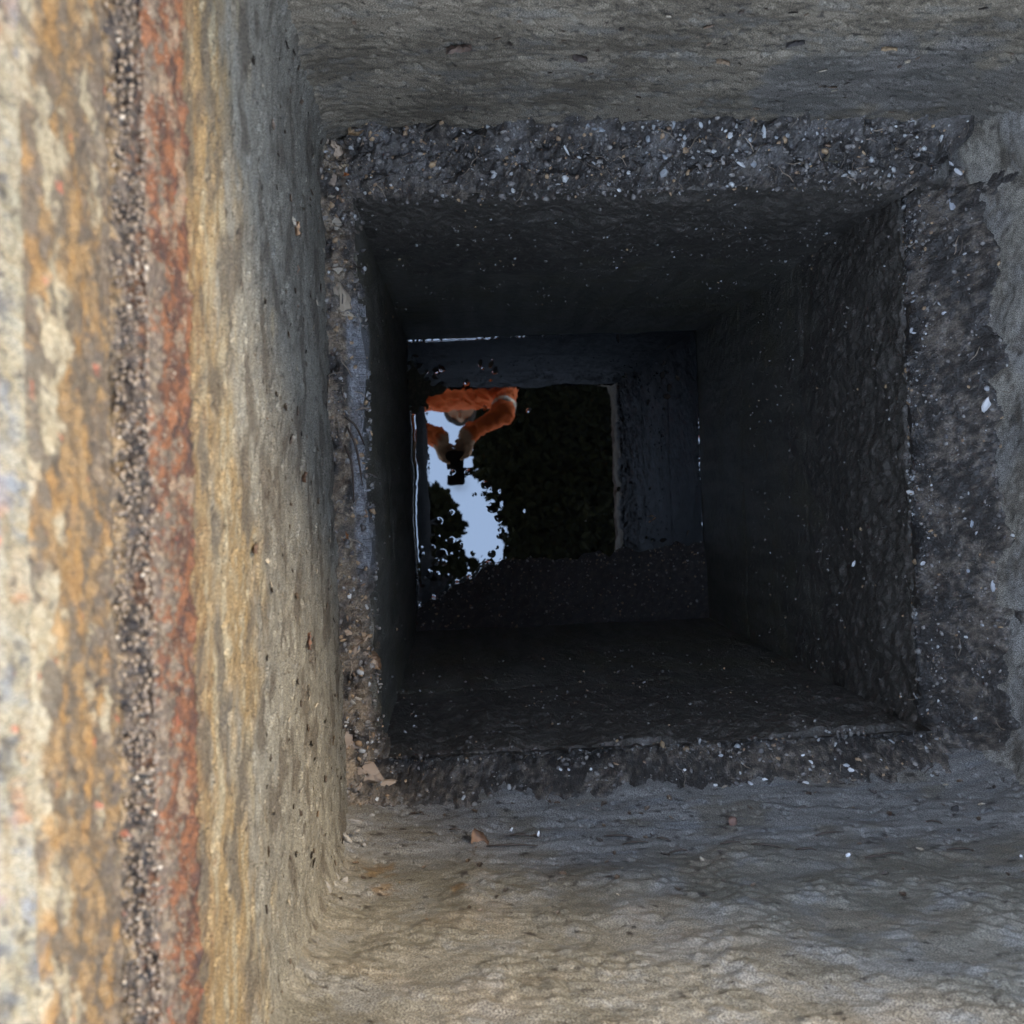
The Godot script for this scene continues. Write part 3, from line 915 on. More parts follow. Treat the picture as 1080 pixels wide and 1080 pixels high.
func make_water() -> void:
	var floats: Array = []   # x, z, radius of the floating crumbs
	for k in 150:
		var u := rng.randf()
		var p := Vector2.ZERO
		if u < 0.30: p = Vector2(rng.randfn(-0.05, 0.025), rng.randfn(0.15, 0.035))
		elif u < 0.50: p = Vector2(rng.randfn(0.075, 0.02), rng.randf_range(0.0, 0.19))
		elif u < 0.70: p = Vector2(rng.randf_range(-0.09, 0.09), rng.randfn(-0.25, 0.02))
		elif u < 0.84: p = Vector2(rng.randfn(0.43, 0.05), rng.randfn(-0.22, 0.04))
		elif u < 0.92: p = Vector2(rng.randfn(0.38, 0.06), rng.randfn(0.10, 0.04))
		else: p = Vector2(rng.randf_range(SX0, SX1), rng.randf_range(SZ0, 0.15))
		if p.x < SX0 + 0.008 or p.x > SX1 - 0.008 or p.y < SZ0 + 0.008 or p.y > bank_edge(p.x) - 0.004: continue
		floats.append([p.x, p.y, 0.0012 + 0.0055 * pow(rng.randf(), 3.0), 0.0004 * pow(rng.randf(), 1.5)])
	var step := 0.0018
	var nu := int((SX1 - SX0) / step) + 1
	var nv := int((SZ1 - SZ0) / step) + 1
	var hh := PackedFloat32Array()
	var edge_l := PackedFloat32Array()
	var edge_r := PackedFloat32Array()
	for j in nv:
		var z := SZ0 + j * step
		edge_l.append(SX0 + shaft_disp(Vector3(SX0, 0.0, z)))
		edge_r.append(SX1 - shaft_disp(Vector3(SX1, 0.0, z)))
	var edge_t := PackedFloat32Array()
	var edge_b := PackedFloat32Array()
	for i in nu:
		var x := SX0 + i * step
		edge_t.append(SZ0 + shaft_disp(Vector3(x, 0.0, SZ0)))
		edge_b.append(bank_edge(x))
	for j in nv:
		var z := SZ0 + j * step
		for i in nu:
			var x := SX0 + i * step
			var h := 0.0
			h += 0.0022 * exp(-maxf(x - edge_l[j], 0.0) / 0.0034)
			h += 0.0008 * exp(-maxf(edge_r[j] - x, 0.0) / 0.0016) * ss(-0.1, 0.4, n_soft.get_noise_1d(z * 60.0))
			h += 0.0013 * exp(-maxf(z - edge_t[i], 0.0) / 0.0024) * ss(0.16, 0.04, x + 0.2 * n_soft.get_noise_1d(x * 60.0))
			h += 0.0013 * exp(-maxf(edge_b[i] - z, 0.0) / 0.003) * ss(0.1, 0.02, x + 0.06 * n_soft.get_noise_1d(x * 30.0))
			h += 0.00002 * n_soft.get_noise_2d(x * 12.0, z * 12.0)
			hh.append(h)
	for fl in floats:
		var ci := int((fl[0] - SX0) / step)
		var cj := int((fl[1] - SZ0) / step)
		for j in range(maxi(cj - 9, 0), mini(cj + 10, nv)):
			for i in range(maxi(ci - 9, 0), mini(ci + 10, nu)):
				var d := Vector2(SX0 + i * step - fl[0], SZ0 + j * step - fl[1]).length()
				hh[j * nu + i] += fl[3] * exp(-maxf(d - fl[2], 0.0) / 0.0016)
	var v := PackedVector3Array()
	for j in nv:
		for i in nu:
			v.append(Vector3(SX0 + i * step, hh[j * nu + i], SZ0 + j * step))
	var w := put(surf(v, PackedColorArray(), idx_flip(grid_index(nu, nv))), "water", M.water)
	tag(w, "still dark water at the shaft bottom mirroring sky and leaves", "water", "", "structure")
	# the crumbs themselves
	var wh: Array = []
	var co: Array = []
	for fl in floats:
		if fl[2] < 0.0022: continue
		wh.append(Transform3D(Basis.from_euler(Vector3(0, rng.randf() * TAU, 0)) * Basis.from_scale(Vector3(fl[2] * rng.randf_range(2.0, 4.5), fl[2] * 0.8, fl[2] * rng.randf_range(1.2, 2.6))), Vector3(fl[0], 0.0015, fl[1])))
		co.append(lin(0.035, 0.03, 0.026).lerp(lin(0.12, 0.09, 0.06), pow(rng.randf(), 3.0)))
	var flake := StandardMaterial3D.new()
	flake.vertex_color_use_as_albedo = true
	flake.roughness = 0.95
	flake.metallic_specular = 0.2
	var o := mm(leaf_mesh(77, 0.8, 0.1), "floating_crumbs", flake, wh, co)
	tag(o, "dark crumbs of bark and leaf floating on the sump water", "plant litter", "", "stuff")
	# scum raft in the far left corner
	var st := 0.003
	var su := 34
	var sv := 46
	var sp := PackedVector3Array()
	var sc := PackedColorArray()
	for j in sv:
		for i in su:
			var x := SX0 - 0.004 + i * st
			var z := -0.262 + j * st
			var d := (x - SX0) / 0.085 + absf(z + 0.20) / 0.062 + 0.5 * n_soft.get_noise_2d(x * 40.0, z * 40.0)
			sp.append(Vector3(x, 0.004 * ss(1.1, 0.75, d) - 0.002 + 0.002 * n_fine.get_noise_2d(x * 120.0, z * 120.0) * ss(1.0, 0.8, d), z))
			sc.append(lin(0.06, 0.055, 0.03).lerp(lin(0.14, 0.12, 0.07), ss(0.0, 0.4, n_fine.get_noise_2d(x * 90.0, z * 90.0 + 4.0))))
	var raft := put(surf(sp, sc, idx_flip(grid_index(su, sv))), "scum_raft", M.silt)
	tag(raft, "olive scum raft floating against the shaft side", "scum", "", "stuff")

# ---------------------------------------------------------------- tree overhead (seen in the water)

func make_tree() -> void:
	var t := thing("broadleaf_tree", Vector3(3.1, GROUND, 1.7))
	tag(t, "leafy broadleaf tree overhanging the drain, mirrored in the water", "tree")
	var base := t.position
	var pts := [Vector3(0, -0.1, 0), Vector3(0.04, 1.2, -0.05), Vector3(-0.12, 2.6, -0.1), Vector3(-0.35, 3.8, -0.3), Vector3(-0.6, 5.2, -0.5), Vector3(-0.7, 6.4, -0.6)]
	put(tube(pts, [0.24, 0.18, 0.155, 0.13, 0.08, 0.03], 12), "trunk", M.bark, t)
	var ends := [Vector3(-2.9, 4.4, -1.5), Vector3(-2.4, 5.0, -2.3), Vector3(-3.2, 4.9, -0.9), Vector3(-1.2, 5.6, 1.0), Vector3(0.9, 5.3, 0.3), Vector3(-0.2, 5.8, -2.0)]
	for e in ends:
		var a := Vector3(-0.3, 3.5, -0.25)
		var m := a.lerp(e, 0.5) + Vector3(0, 0.25, 0)
		put(tube([a, a.lerp(m, 0.5) + Vector3(0, 0.1, 0), m, m.lerp(e, 0.6), e], [0.075, 0.06, 0.045, 0.028, 0.01], 7), "limb", M.bark, t)
	var gap := PackedVector2Array([Vector2(-48, -60), Vector2(10, -66), Vector2(17, -36), Vector2(25, -8), Vector2(42, 18), Vector2(49, 45), Vector2(51, 83), Vector2(4, 83), Vector2(-6, 62), Vector2(4, 40), Vector2(-6, 16), Vector2(-22, 2), Vector2(-42, -3), Vector2(-60, -8)])
	var lm := leaf_mesh(4, 0.55, 0.1)
	var wh: Array = []
	var co: Array = []
	while wh.size() < 60000:
		var p := Vector3.ZERO
		if rng.randf() < 0.8:
			p = Vector3(rng.randf_range(-0.8, 1.9), rng.randf_range(6.1, 7.4), rng.randf_range(-1.2, 1.2))
		else:
			p = Vector3(rng.randf_range(0.8, 4.6), rng.randf_range(5.6, 8.6), rng.randf_range(-1.2, 3.2))
			if (p - Vector3(2.6, 7.2, 1.0)).length() > 2.3: continue
		if n_soft.get_noise_3dv(p * 1.6) < -0.25 and p.x > 1.2: continue
		if p.x < 0.1 and p.z < -0.1: continue
		var q := Vector2(p.x, p.z) * (1158.0 / (2.28 + p.y))
		q += Vector2(n_soft.get_noise_2d(q.x * 0.09, q.y * 0.09), n_soft.get_noise_2d(q.x * 0.09 + 50.0, q.y * 0.09)) * 9.0 + Vector2(n_soft.get_noise_2d(q.x * 0.3, q.y * 0.3 + 20.0), n_soft.get_noise_2d(q.x * 0.3 + 50.0, q.y * 0.3)) * 8.0
		if Geometry2D.is_point_in_polygon(q, gap): continue
		if p.x < -0.75: continue
		var s := rng.randf_range(0.045, 0.075)
		wh.append(Transform3D(Basis.from_euler(Vector3(rng.randf_range(-0.7, 0.7), rng.randf() * TAU, rng.randf_range(-0.7, 0.7))).scaled(Vector3.ONE * s), p - base))
		co.append(lin(0.06, 0.085, 0.035).lerp(lin(0.10, 0.125, 0.05), rng.randf()))
	mm(lm, "crown", M.leaf, wh, co, t).set_meta("kind", "stuff")

# ---------------------------------------------------------------- small things lying about

func lay(called: String, mesh: Mesh, p: Vector3, size: float, col: Color, rough: float, label: String, category: String, group: String, tilt := 0.5) -> void:
	var m := plain(col, rough)
	m.vertex_color_use_as_albedo = category == "leaf"
	var stretch := Vector3(1, 1, 1) if category == "leaf" else Vector3(rng.randf_range(0.7, 1.5), rng.randf_range(0.5, 1.0), rng.randf_range(0.5, 1.0))
	var o := put(mesh, called, m)
	o.basis = Basis.from_euler(Vector3(rng.randf_range(-tilt, tilt), rng.randf() * TAU, rng.randf_range(-tilt, tilt))) * Basis.from_scale(stretch * size)
	o.position = p - Vector3(0, size * 0.22, 0)
	tag(o, label, category, group)

func make_ledge_things() -> void:
	var stones: Array = [stone(101, 0.6, 3, 0.3), stone(102, 0.5, 3, 0.35), stone(103, 0.75, 3, 0.3), stone(104, 0.45, 3, 0.4)]
	var lumps: Array = [stone(111, 0.6, 6, 0.4), stone(112, 0.5, 6, 0.5), stone(113, 0.7, 6, 0.45)]
	var leaves: Array = [leaf_mesh(201, 0.5, 0.25), leaf_mesh(202, 0.65, 0.4), leaf_mesh(203, 0.4, 0.3)]
	# white and bluish stone chips along the back band, under the cracked wall
	for q in [[620, 131, 11], [630, 136, 10], [690, 133, 8], [684, 146, 9], [703, 167, 10], [701, 182, 12], [723, 143, 13], [597, 158, 7], [710, 131, 9], [739, 132, 7], [772, 143, 11], [790, 147, 10], [806, 140, 9], [663, 182, 6], [795, 173, 10], [780, 172, 8], [818, 145, 7], [992, 147, 9], [975, 157, 8], [752, 160, 7], [610, 166, 6]]:
		lay("pale_chip", stones[rng.randi() % 4], on_ledge(q[0], q[1]) + Vector3(0, 0.002, 0), q[2] * 0.00105, lin(0.22, 0.235, 0.245).lerp(lin(0.5, 0.5, 0.48), pow(rng.randf(), 1.8)), 0.4, ("large" if q[2] >= 10 else "small") + " pale bluish stone chip bedded in silt below the cracked wall", "stone chip", "pale chips below the cracked wall")
	for q in [[850, 826, 10], [893, 808, 12], [855, 804, 9], [760, 797, 8], [888, 827, 8], [783, 830, 9], [792, 827, 8], [806, 822, 6], [898, 813, 8], [722, 812, 6], [600, 812, 6], [592, 812, 5], [623, 811, 5], [846, 797, 5]]:
		lay("white_chip", stones[rng.randi() % 4], on_ledge(q[0], q[1]) + Vector3(0, 0.002, 0), q[2] * 0.00105, lin(0.34, 0.35, 0.36).lerp(lin(0.66, 0.66, 0.64), rng.randf()), 0.4, ("large" if q[2] >= 8 else "small") + " white stone chip in dark silt beside the mortar slope", "stone chip", "white chips beside the mortar slope")
	for q in [[1006, 215, 14], [1011, 180, 10], [1004, 172, 9], [1000, 180, 9], [1043, 424, 16], [1041, 410, 9], [1048, 618, 13], [973, 594, 8], [1025, 552, 7], [1030, 562, 6], [955, 350, 6], [963, 351, 5], [990, 320, 7], [1021, 602, 7], [1019, 672, 6], [1031, 758, 7], [900, 595, 6], [996, 330, 7]]:
		lay("grey_shard", stones[rng.randi() % 4], on_ledge(q[0], q[1]) + Vector3(0, 0.002, 0), q[2] * 0.00105, lin(0.22, 0.235, 0.26).lerp(lin(0.5, 0.49, 0.47), rng.randf()), 0.4, ("large" if q[2] >= 10 else "small") + " light stone shard in the wide crust by the smooth wall", "stone chip", "light shards by the smooth wall")
	# tan pebbles and mortar lumps at the left
	for q in [[341, 148, 22, 0], [354, 158, 13, 1], [350, 188, 12, 0], [330, 163, 9, 1], [358, 176, 7, 1], [379, 681, 15, 1], [385, 690, 11, 0], [365, 668, 14, 1], [393, 699, 8, 1], [362, 775, 26, 0], [384, 815, 28, 0], [406, 827, 15, 1], [371, 786, 16, 0], [360, 706, 10, 1], [377, 830, 12, 0]]:
		lay("mortar_lump", lumps[rng.randi() % 3], on_ledge(q[0], q[1]) + Vector3(0, 0.001, 0), q[2] * 0.00115, lin(0.26, 0.20, 0.15) if q[3] == 0 else lin(0.36, 0.27, 0.19), 0.85, ("dull brown" if q[3] == 0 else "light tan") + " mortar lump wedged on the narrow ledge", "mortar lump", "tan lumps on the narrow ledge")
	for k in 24:
		var py := rng.randf_range(200.0, 340.0) if k < 12 else rng.randf_range(340.0, 800.0)
		var p := on_ledge(352.0 + 0.035 * (py - 180.0) + rng.randf_range(-6, 5), py)
		var size := rng.randf_range(0.010, 0.030) if k < 12 else rng.randf_range(0.008, 0.018)
		lay("mortar_crumb", lumps[rng.randi() % 3], p - Vector3(0, 0.002, 0), size, lin(0.30, 0.24, 0.17).lerp(lin(0.36, 0.33, 0.27), rng.randf()), 0.9, ("large" if size > 0.017 else "small") + " pale crumbly mortar piece along the foot of the stained wall", "mortar lump", "mortar pieces along the stained wall")
	for q in [[356, 200, 5], [345, 600, 6], [369, 628, 8], [365, 765, 5]]:
		lay("white_pebble", stones[2], on_ledge(q[0], q[1]) + Vector3(0, 0.003, 0), q[2] * 0.00105, lin(0.75, 0.74, 0.7), 0.5, "tiny white pebble on the narrow left ledge silt", "pebble", "tiny white pebbles on the narrow ledge")
	# leaves
	var lf := func(px, py, size, col, label, which, y_up := 0.003):
		lay("dead_leaf", leaves[which], on_ledge(px, py) + Vector3(0, y_up, 0), size, col, 0.7, label, "leaf", "")
	lf.call(356, 133, 0.013, lin(0.42, 0.22, 0.10), "orange brown curled leaf in the silt corner by the stained wall", 0)
	lf.call(374, 137, 0.020, lin(0.38, 0.25, 0.13), "tan curled leaf standing up beside the orange brown leaf", 1)
	lf.call(363, 185, 0.011, lin(0.50, 0.17, 0.05), "bright orange leaf scrap above the tiny white pebble", 2)
	lf.call(362, 177, 0.012, lin(0.45, 0.36, 0.22), "yellowish leaf scrap touching the bright orange scrap", 2)
	lf.call(880, 167, 0.030, lin(0.22, 0.19, 0.13), "long olive leaf lying flat in the back silt", 2)
	lf.call(365, 566, 0.013, lin(0.42, 0.17, 0.06), "rusty orange leaf scrap beside the bare bluish lip", 0)
	lf.call(395, 697, 0.022, lin(0.34, 0.22, 0.13), "crumpled brown leaf cluster overhanging the shaft mouth", 1)
	lf.call(373, 676, 0.024, lin(0.36, 0.25, 0.16), "torn tan leaf on the narrow ledge silt", 0)
	# leaf scraps stuck to the stained wall
	var stuck := func(px, py, size, col, label):
		var p := at_plane(px, py, 0, CX0 + 0.004)
		var m := plain(col, 0.7)
		m.vertex_color_use_as_albedo = true
		var o := put(leaves[0], "stuck_leaf", m)
		o.basis = (Basis(Vector3.FORWARD, PI / 2) * Basis(Vector3.UP, rng.randf() * TAU)).scaled(Vector3.ONE * size)
		o.position = Vector3(CX0 + left_disp(p) + size * 0.06, p.y, p.z)
		tag(o, label, "leaf")
	stuck.call(314, 241, 0.016, lin(0.55, 0.33, 0.18), "peach coloured leaf scrap stuck to the stained wall")
	stuck.call(316, 284, 0.012, lin(0.42, 0.22, 0.13), "reddish leaf scrap stuck to wall under the peach scrap")
	stuck.call(275, 578, 0.012, lin(0.10, 0.06, 0.04), "small dark bark scrap stuck to the stained wall")
	stuck.call(323, 503, 0.014, lin(0.13, 0.07, 0.04), "dark red brown scrap stuck low on the stained wall")
	stuck.call(331, 676, 0.014, lin(0.16, 0.08, 0.05), "dark brown scrap stuck near the silt, low on stained wall")
	var back := func(px, py, size, col, label):
		var p := at_plane(px, py, 2, CZ0 + 0.003)
		var m := plain(col, 0.8)
		m.vertex_color_use_as_albedo = true
		var o := put(leaves[rng.randi() % 3], "stuck_leaf", m)
		o.basis = (Basis(Vector3.RIGHT, PI / 2) * Basis(Vector3.UP, rng.randf_range(-0.6, 0.6))) * Basis.from_scale(Vector3.ONE * size)
		o.position = Vector3(p.x, p.y, CZ0 + top_disp(p) + size * 0.05)
		tag(o, label, "leaf")
	back.call(484, 49, 0.022, lin(0.13, 0.085, 0.06), "brown leaf scrap stuck in the crack of the dark wall")
	back.call(763, 66, 0.016, lin(0.30, 0.21, 0.13), "tan leaf scrap stuck to wall above the pale chips")
	back.call(938, 51, 0.014, lin(0.36, 0.25, 0.14), "yellow brown leaf scrap stuck on smeared mortar")
	back.call(839, 48, 0.016, lin(0.045, 0.038, 0.033), "black bark scrap stuck on the smeared mortar")
	back.call(612, 65, 0.015, lin(0.07, 0.05, 0.04), "dark curled scrap stuck to the dark wall below its crack")
	# on the mortar slope
	var slope := func(px, py) -> Vector3:
		var p := at_plane(px, py, 2, CZ1 - 0.02)
		for k in 4: p = at_plane(px, py, 2, CZ1 - bottom_disp(p))
		return p + Vector3(0, 0.001, -0.001)
	var sp: Vector3 = slope.call(506, 889)
	lay("dead_leaf", leaves[1], sp, 0.026, lin(0.28, 0.16, 0.09), 0.7, "curled brown leaf lying on the slate grey mortar slope", "leaf", "", 0.3)
	for q in [[539, 877], [568, 881], [895, 903], [1077, 904]]:
		lay("white_crumb", stones[2], slope.call(q[0], q[1]), 0.0055, lin(0.72, 0.73, 0.74), 0.5, "tiny white crumb lying on the mortar slope", "stone chip", "white crumbs on the mortar slope")
	for q in [[352, 925, 16], [358, 905, 13], [366, 886, 12], [372, 868, 16], [380, 852, 18], [346, 938, 10], [376, 878, 9], [392, 862, 10], [364, 930, 9], [384, 892, 8]]:
		lay("grey_lump", lumps[rng.randi() % 3], slope.call(q[0], q[1]), q[2] * 0.0009, lin(0.17, 0.16, 0.145).lerp(lin(0.27, 0.25, 0.22), rng.randf()), 0.9, "grey mortar lump in corner of stained wall and mortar slope", "mortar lump", "grey lumps in the corner")
	lay("brown_clod", stones[0], slope.call(773, 868), 0.014, lin(0.17, 0.10, 0.075), 0.9, "small reddish brown clod on the mortar slope", "clod", "")
	lay("dark_clod", stones[1], slope.call(1008, 854), 0.010, lin(0.03, 0.027, 0.025), 0.8, "black clod at the end of mortar slope by smooth wall", "clod", "")
	for q in [[540, 893, 0.05, 0.2], [548, 882, 0.02, 0.3], [652, 883, 0.03, 0.4], [670, 890, 0.025, -0.1], [808, 893, 0.035, 0.7], [875, 880, 0.03, -0.3], [923, 905, 0.02, 0.05], [940, 902, 0.022, 0.1], [1012, 897, 0.025, 0.2], [715, 899, 0.02, -0.4], [700, 886, 0.02, 0.9], [445, 859, 0.012, 1.2], [480, 876, 0.012, 0.5], [770, 890, 0.02, -0.2], [850, 897, 0.02, 0.3], [985, 868, 0.02, 0.8]]:
		var p: Vector3 = slope.call(q[0], q[1])
		var d: Vector3 = Vector3(cos(q[3]), 0.3 * sin(q[3]), 0.12 * sin(q[3])) * (q[2] * 0.5)
		var o := put(tube([-d, -d * 0.3 + Vector3(0, 0.002, -0.002), d * 0.4 + Vector3(0, -0.001, -0.001), d], [0.0006, 0.0011, 0.0009, 0.0005], 5), "twig", M.twig)
		o.position = p
		tag(o, "short dark twig lying on the slate grey mortar slope", "twig", "twigs on the mortar slope")
	# roots over the bare bluish lip at the left
	for q in [[365, 440, 385, 470], [366, 450, 383, 512], [364, 470, 374, 530]]:
		var a := on_ledge(q[0], q[1]) + Vector3(0, 0.004, 0)
		var b := on_ledge(q[2], q[3]) + Vector3(0, 0.006, 0)
		var m := a.lerp(b, 0.5) + Vector3(0.004, 0.006, 0.0)
		var o := put(tube([a, a.lerp(m, 0.5) + Vector3(0.002, 0, 0), m, m.lerp(b, 0.5), b], [0.0012, 0.0014, 0.0012, 0.001, 0.0006], 5), "root", M.twig)
		tag(o, "thin dark root trailing over the bare bluish lip", "root", "roots over the bluish lip")
	# orange leaf on the water
	lay("floating_leaf", leaves[0], at(685, 547, 0.0) + Vector3(0, 0.003, 0), 0.026, lin(0.42, 0.2, 0.06), 0.6, "orange brown leaf floating on the dark sump water", "leaf", "", 0.1)

# ---------------------------------------------------------------- the person whose arms are mirrored in the water

var field := {}

# surface nets over tapered capsules [a, b, ra, rb, colour]
func nets(bones: Array, cell: float, k: float, v: PackedVector3Array, c: PackedColorArray, idx: PackedInt32Array) -> Array:
	var lo := Vector3.ONE * 1e9
	var hi := -lo
	for b in bones:
		for e in 2:
			var r: float = b[2 + e]
			lo = lo.min((b[e] as Vector3) - Vector3.ONE * (r + 3 * cell))
			hi = hi.max((b[e] as Vector3) + Vector3.ONE * (r + 3 * cell))
	var n := Vector3i(((hi - lo) / cell).ceil()) + Vector3i.ONE
	var sum := PackedFloat32Array()
	sum.resize(n.x * n.y * n.z)
	var best := PackedFloat32Array()
	best.resize(sum.size())
	best.fill(9.0)
	var who := PackedInt32Array()
	who.resize(sum.size())
	for bi in bones.size():
		var b: Array = bones[bi]
		var a0: Vector3 = b[0]
		var ab: Vector3 = (b[1] as Vector3) - a0
		var ll := maxf(ab.length_squared(), 1e-9)
		var rm := maxf(b[2], b[3]) + 0.5 / k * 6.0
		var i0 := Vector3i(((a0.min(b[1]) - Vector3.ONE * rm - lo) / cell).floor()).clamp(Vector3i.ZERO, n - Vector3i.ONE)
		var i1 := Vector3i(((a0.max(b[1]) + Vector3.ONE * rm - lo) / cell).ceil()).clamp(Vector3i.ZERO, n - Vector3i.ONE)
		for z in range(i0.z, i1.z + 1):
			for y in range(i0.y, i1.y + 1):
				var row := (z * n.y + y) * n.x
				for x in range(i0.x, i1.x + 1):
					var p := lo + Vector3(x, y, z) * cell - a0
					var t := clampf(p.dot(ab) / ll, 0.0, 1.0)
					var d := (p - ab * t).length() - lerpf(b[2], b[3], t)
					sum[row + x] += exp(-k * d)
					if d < best[row + x]:
						best[row + x] = d
						who[row + x] = bi
	var vert := PackedInt32Array()
	vert.resize(sum.size())
	vert.fill(-1)
	var sx := 1
	var sy := n.x
	var sz := n.x * n.y
	var offs := [0, sx, sy, sx + sy, sz, sz + sx, sz + sy, sz + sx + sy]
	var corner := [Vector3(0, 0, 0), Vector3(1, 0, 0), Vector3(0, 1, 0), Vector3(1, 1, 0), Vector3(0, 0, 1), Vector3(1, 0, 1), Vector3(0, 1, 1), Vector3(1, 1, 1)]
	var edges := [[0, 1], [2, 3], [4, 5], [6, 7], [0, 2], [1, 3], [4, 6], [5, 7], [0, 4], [1, 5], [2, 6], [3, 7]]
	for z in n.z - 1:
		for y in n.y - 1:
			for x in n.x - 1:
				var g := z * sz + y * sy + x
				var inside := 0
				for o in 8:
					if sum[g + offs[o]] > 1.0: inside += 1
				if inside == 0 or inside == 8: continue
				var m := Vector3.ZERO
				var cnt := 0
				for e in edges:
					var fa := log(maxf(sum[g + offs[e[0]]], 1e-12))
					var fb := log(maxf(sum[g + offs[e[1]]], 1e-12))
					if (fa > 0) == (fb > 0): continue
					m += (corner[e[0]] as Vector3).lerp(corner[e[1]], fa / (fa - fb))
					cnt += 1
				vert[g] = v.size()
				v.append(lo + (Vector3(x, y, z) + m / cnt) * cell)
				c.append(bones[who[g]][4])
	for z in range(1, n.z - 1):
		for y in range(1, n.y - 1):
			for x in range(1, n.x - 1):
				var g := z * sz + y * sy + x
				var ins := sum[g] > 1.0
				for ax in 3:
					var s1: int = [sx, sy, sz][ax]
					if ins == (sum[g + s1] > 1.0): continue
					var u: int = [sy, sz, sx][ax]
					var w: int = [sz, sx, sy][ax]
					var q := [vert[g], vert[g - u], vert[g - u - w], vert[g - w]]
					if q.min() < 0: continue
					if ins: idx.append_array(PackedInt32Array([q[0], q[2], q[1], q[0], q[3], q[2]]))
					else: idx.append_array(PackedInt32Array([q[0], q[1], q[2], q[0], q[2], q[3]]))
	return [v, c, idx]

func make_person() -> void:
	var t := thing("person", Vector3(0.05, GROUND, -0.75))
	tag(t, "crouching person in orange work jacket holding a phone over the drain", "person")
	var o := t.position
	var jacket := lin(0.75, 0.16, 0.03)
	var skin := lin(0.5, 0.36, 0.27)
	var trousers := lin(0.035, 0.045, 0.075)
	var boots := lin(0.03, 0.025, 0.02)
	var hair := lin(0.02, 0.016, 0.013)
	var w := func(x, y, z): return Vector3(x, y, z) - o
	var hip := Vector3(0, 0.42, -0.04)
	var chest := Vector3(-0.03, 0.68, 0.30)
	var bones: Array = []
	# torso
	bones.append([hip + Vector3(-0.09, 0, 0), hip + Vector3(0.09, 0, 0), 0.115, 0.115, trousers])
	bones.append([hip + Vector3(0, 0.03, 0.01), hip.lerp(chest, 0.5), 0.135, 0.135, jacket])
	bones.append([hip.lerp(chest, 0.45) + Vector3(-0.05, 0, 0), chest + Vector3(-0.09, 0.02, 0), 0.12, 0.11, jacket])
	bones.append([hip.lerp(chest, 0.45) + Vector3(0.05, 0, 0), chest + Vector3(0.09, 0.02, 0), 0.12, 0.11, jacket])
	bones.append([chest + Vector3(-0.16, 0.05, 0.02), chest + Vector3(0.16, 0.05, 0.02), 0.075, 0.075, jacket])
	bones.append([chest + Vector3(0, 0.08, 0.03), chest + Vector3(0, 0.17, 0.05), 0.055, 0.05, skin])
	# arms: shoulder, elbow, wrist
	var arms := [[Vector3(-0.22, 0.72, 0.32), w.call(-0.20, 2.38, -0.27), w.call(-0.08, 2.31, -0.20)], [Vector3(0.17, 0.72, 0.32), w.call(0.20, 2.37, -0.30), w.call(0.055, 2.315, -0.215)]]
	for a in arms:
		bones.append([a[0], a[1], 0.060, 0.041, jacket])
		bones.append([a[1], a[2], 0.040, 0.030, jacket])
		bones.append([(a[1] as Vector3).lerp(a[2], 0.9), (a[2] as Vector3) + ((a[2] as Vector3) - (a[1] as Vector3)).normalized() * 0.02, 0.028, 0.026, skin])
	# legs, squatting
	for s in [-1.0, 1.0]:
		var knee := Vector3(0.22 * s, 0.50, 0.20)
		var ankle := Vector3(0.17 * s, 0.10, -0.02)
		bones.append([hip + Vector3(0.09 * s, 0, 0), knee, 0.095, 0.066, trousers])
		bones.append([knee, ankle, 0.062, 0.045, trousers])
		bones.append([ankle + Vector3(0, 0, -0.03), ankle + Vector3(0, -0.03, 0.02), 0.048, 0.055, boots])
		bones.append([ankle + Vector3(0, -0.05, -0.02), ankle + Vector3(0.02 * s, -0.058, 0.15), 0.046, 0.038, boots])
	var v := PackedVector3Array()
	var c := PackedColorArray()
	var idx := PackedInt32Array()
	var res := nets(bones, 0.016, 55.0, v, c, idx)
	# head with face, ears and hair
	var hd := chest + Vector3(0.0, 0.25, 0.07)
	var fwd := Vector3(0, -0.62, 0.78).normalized()
	var upv := Vector3(0, 0.78, 0.62).normalized()
	var rt := Vector3.RIGHT
	var head: Array = []
	head.append([hd + upv * 0.035 - fwd * 0.02, hd + upv * 0.03 + fwd * 0.01, 0.079, 0.076, hair])
	head.append([hd + fwd * 0.02 + upv * 0.0, hd + fwd * 0.035 - upv * 0.06, 0.066, 0.045, skin])
	head.append([hd + fwd * 0.05 - upv * 0.085, hd + fwd * 0.045 - upv * 0.085, 0.03, 0.03, skin])
	head.append([hd + fwd * 0.082 + upv * 0.01, hd + fwd * 0.098 - upv * 0.022, 0.008, 0.013, skin])
	head.append([hd + fwd * 0.079 - upv * 0.055 - rt * 0.018, hd + fwd * 0.079 - upv * 0.055 + rt * 0.018, 0.007, 0.007, lin(0.3, 0.12, 0.1)])
	for s in [-1.0, 1.0]:
		head.append([hd + rt * (0.074 * s) + upv * 0.012, hd + rt * (0.078 * s) - upv * 0.018, 0.014, 0.009, skin])
		head.append([hd + fwd * 0.078 + rt * (0.030 * s) + upv * 0.012, hd + fwd * 0.078 + rt * (0.032 * s) + upv * 0.012, 0.009, 0.009, lin(0.03, 0.02, 0.02)])
		head.append([hd + fwd * 0.078 + rt * (0.018 * s) + upv * 0.03, hd + fwd * 0.074 + rt * (0.046 * s) + upv * 0.03, 0.006, 0.005, hair])
	head.append([hd - upv * 0.05 - fwd * 0.005, chest + Vector3(0, 0.13, 0.04), 0.048, 0.05, skin])
	res = nets(head, 0.006, 180.0, res[0], res[1], res[2])
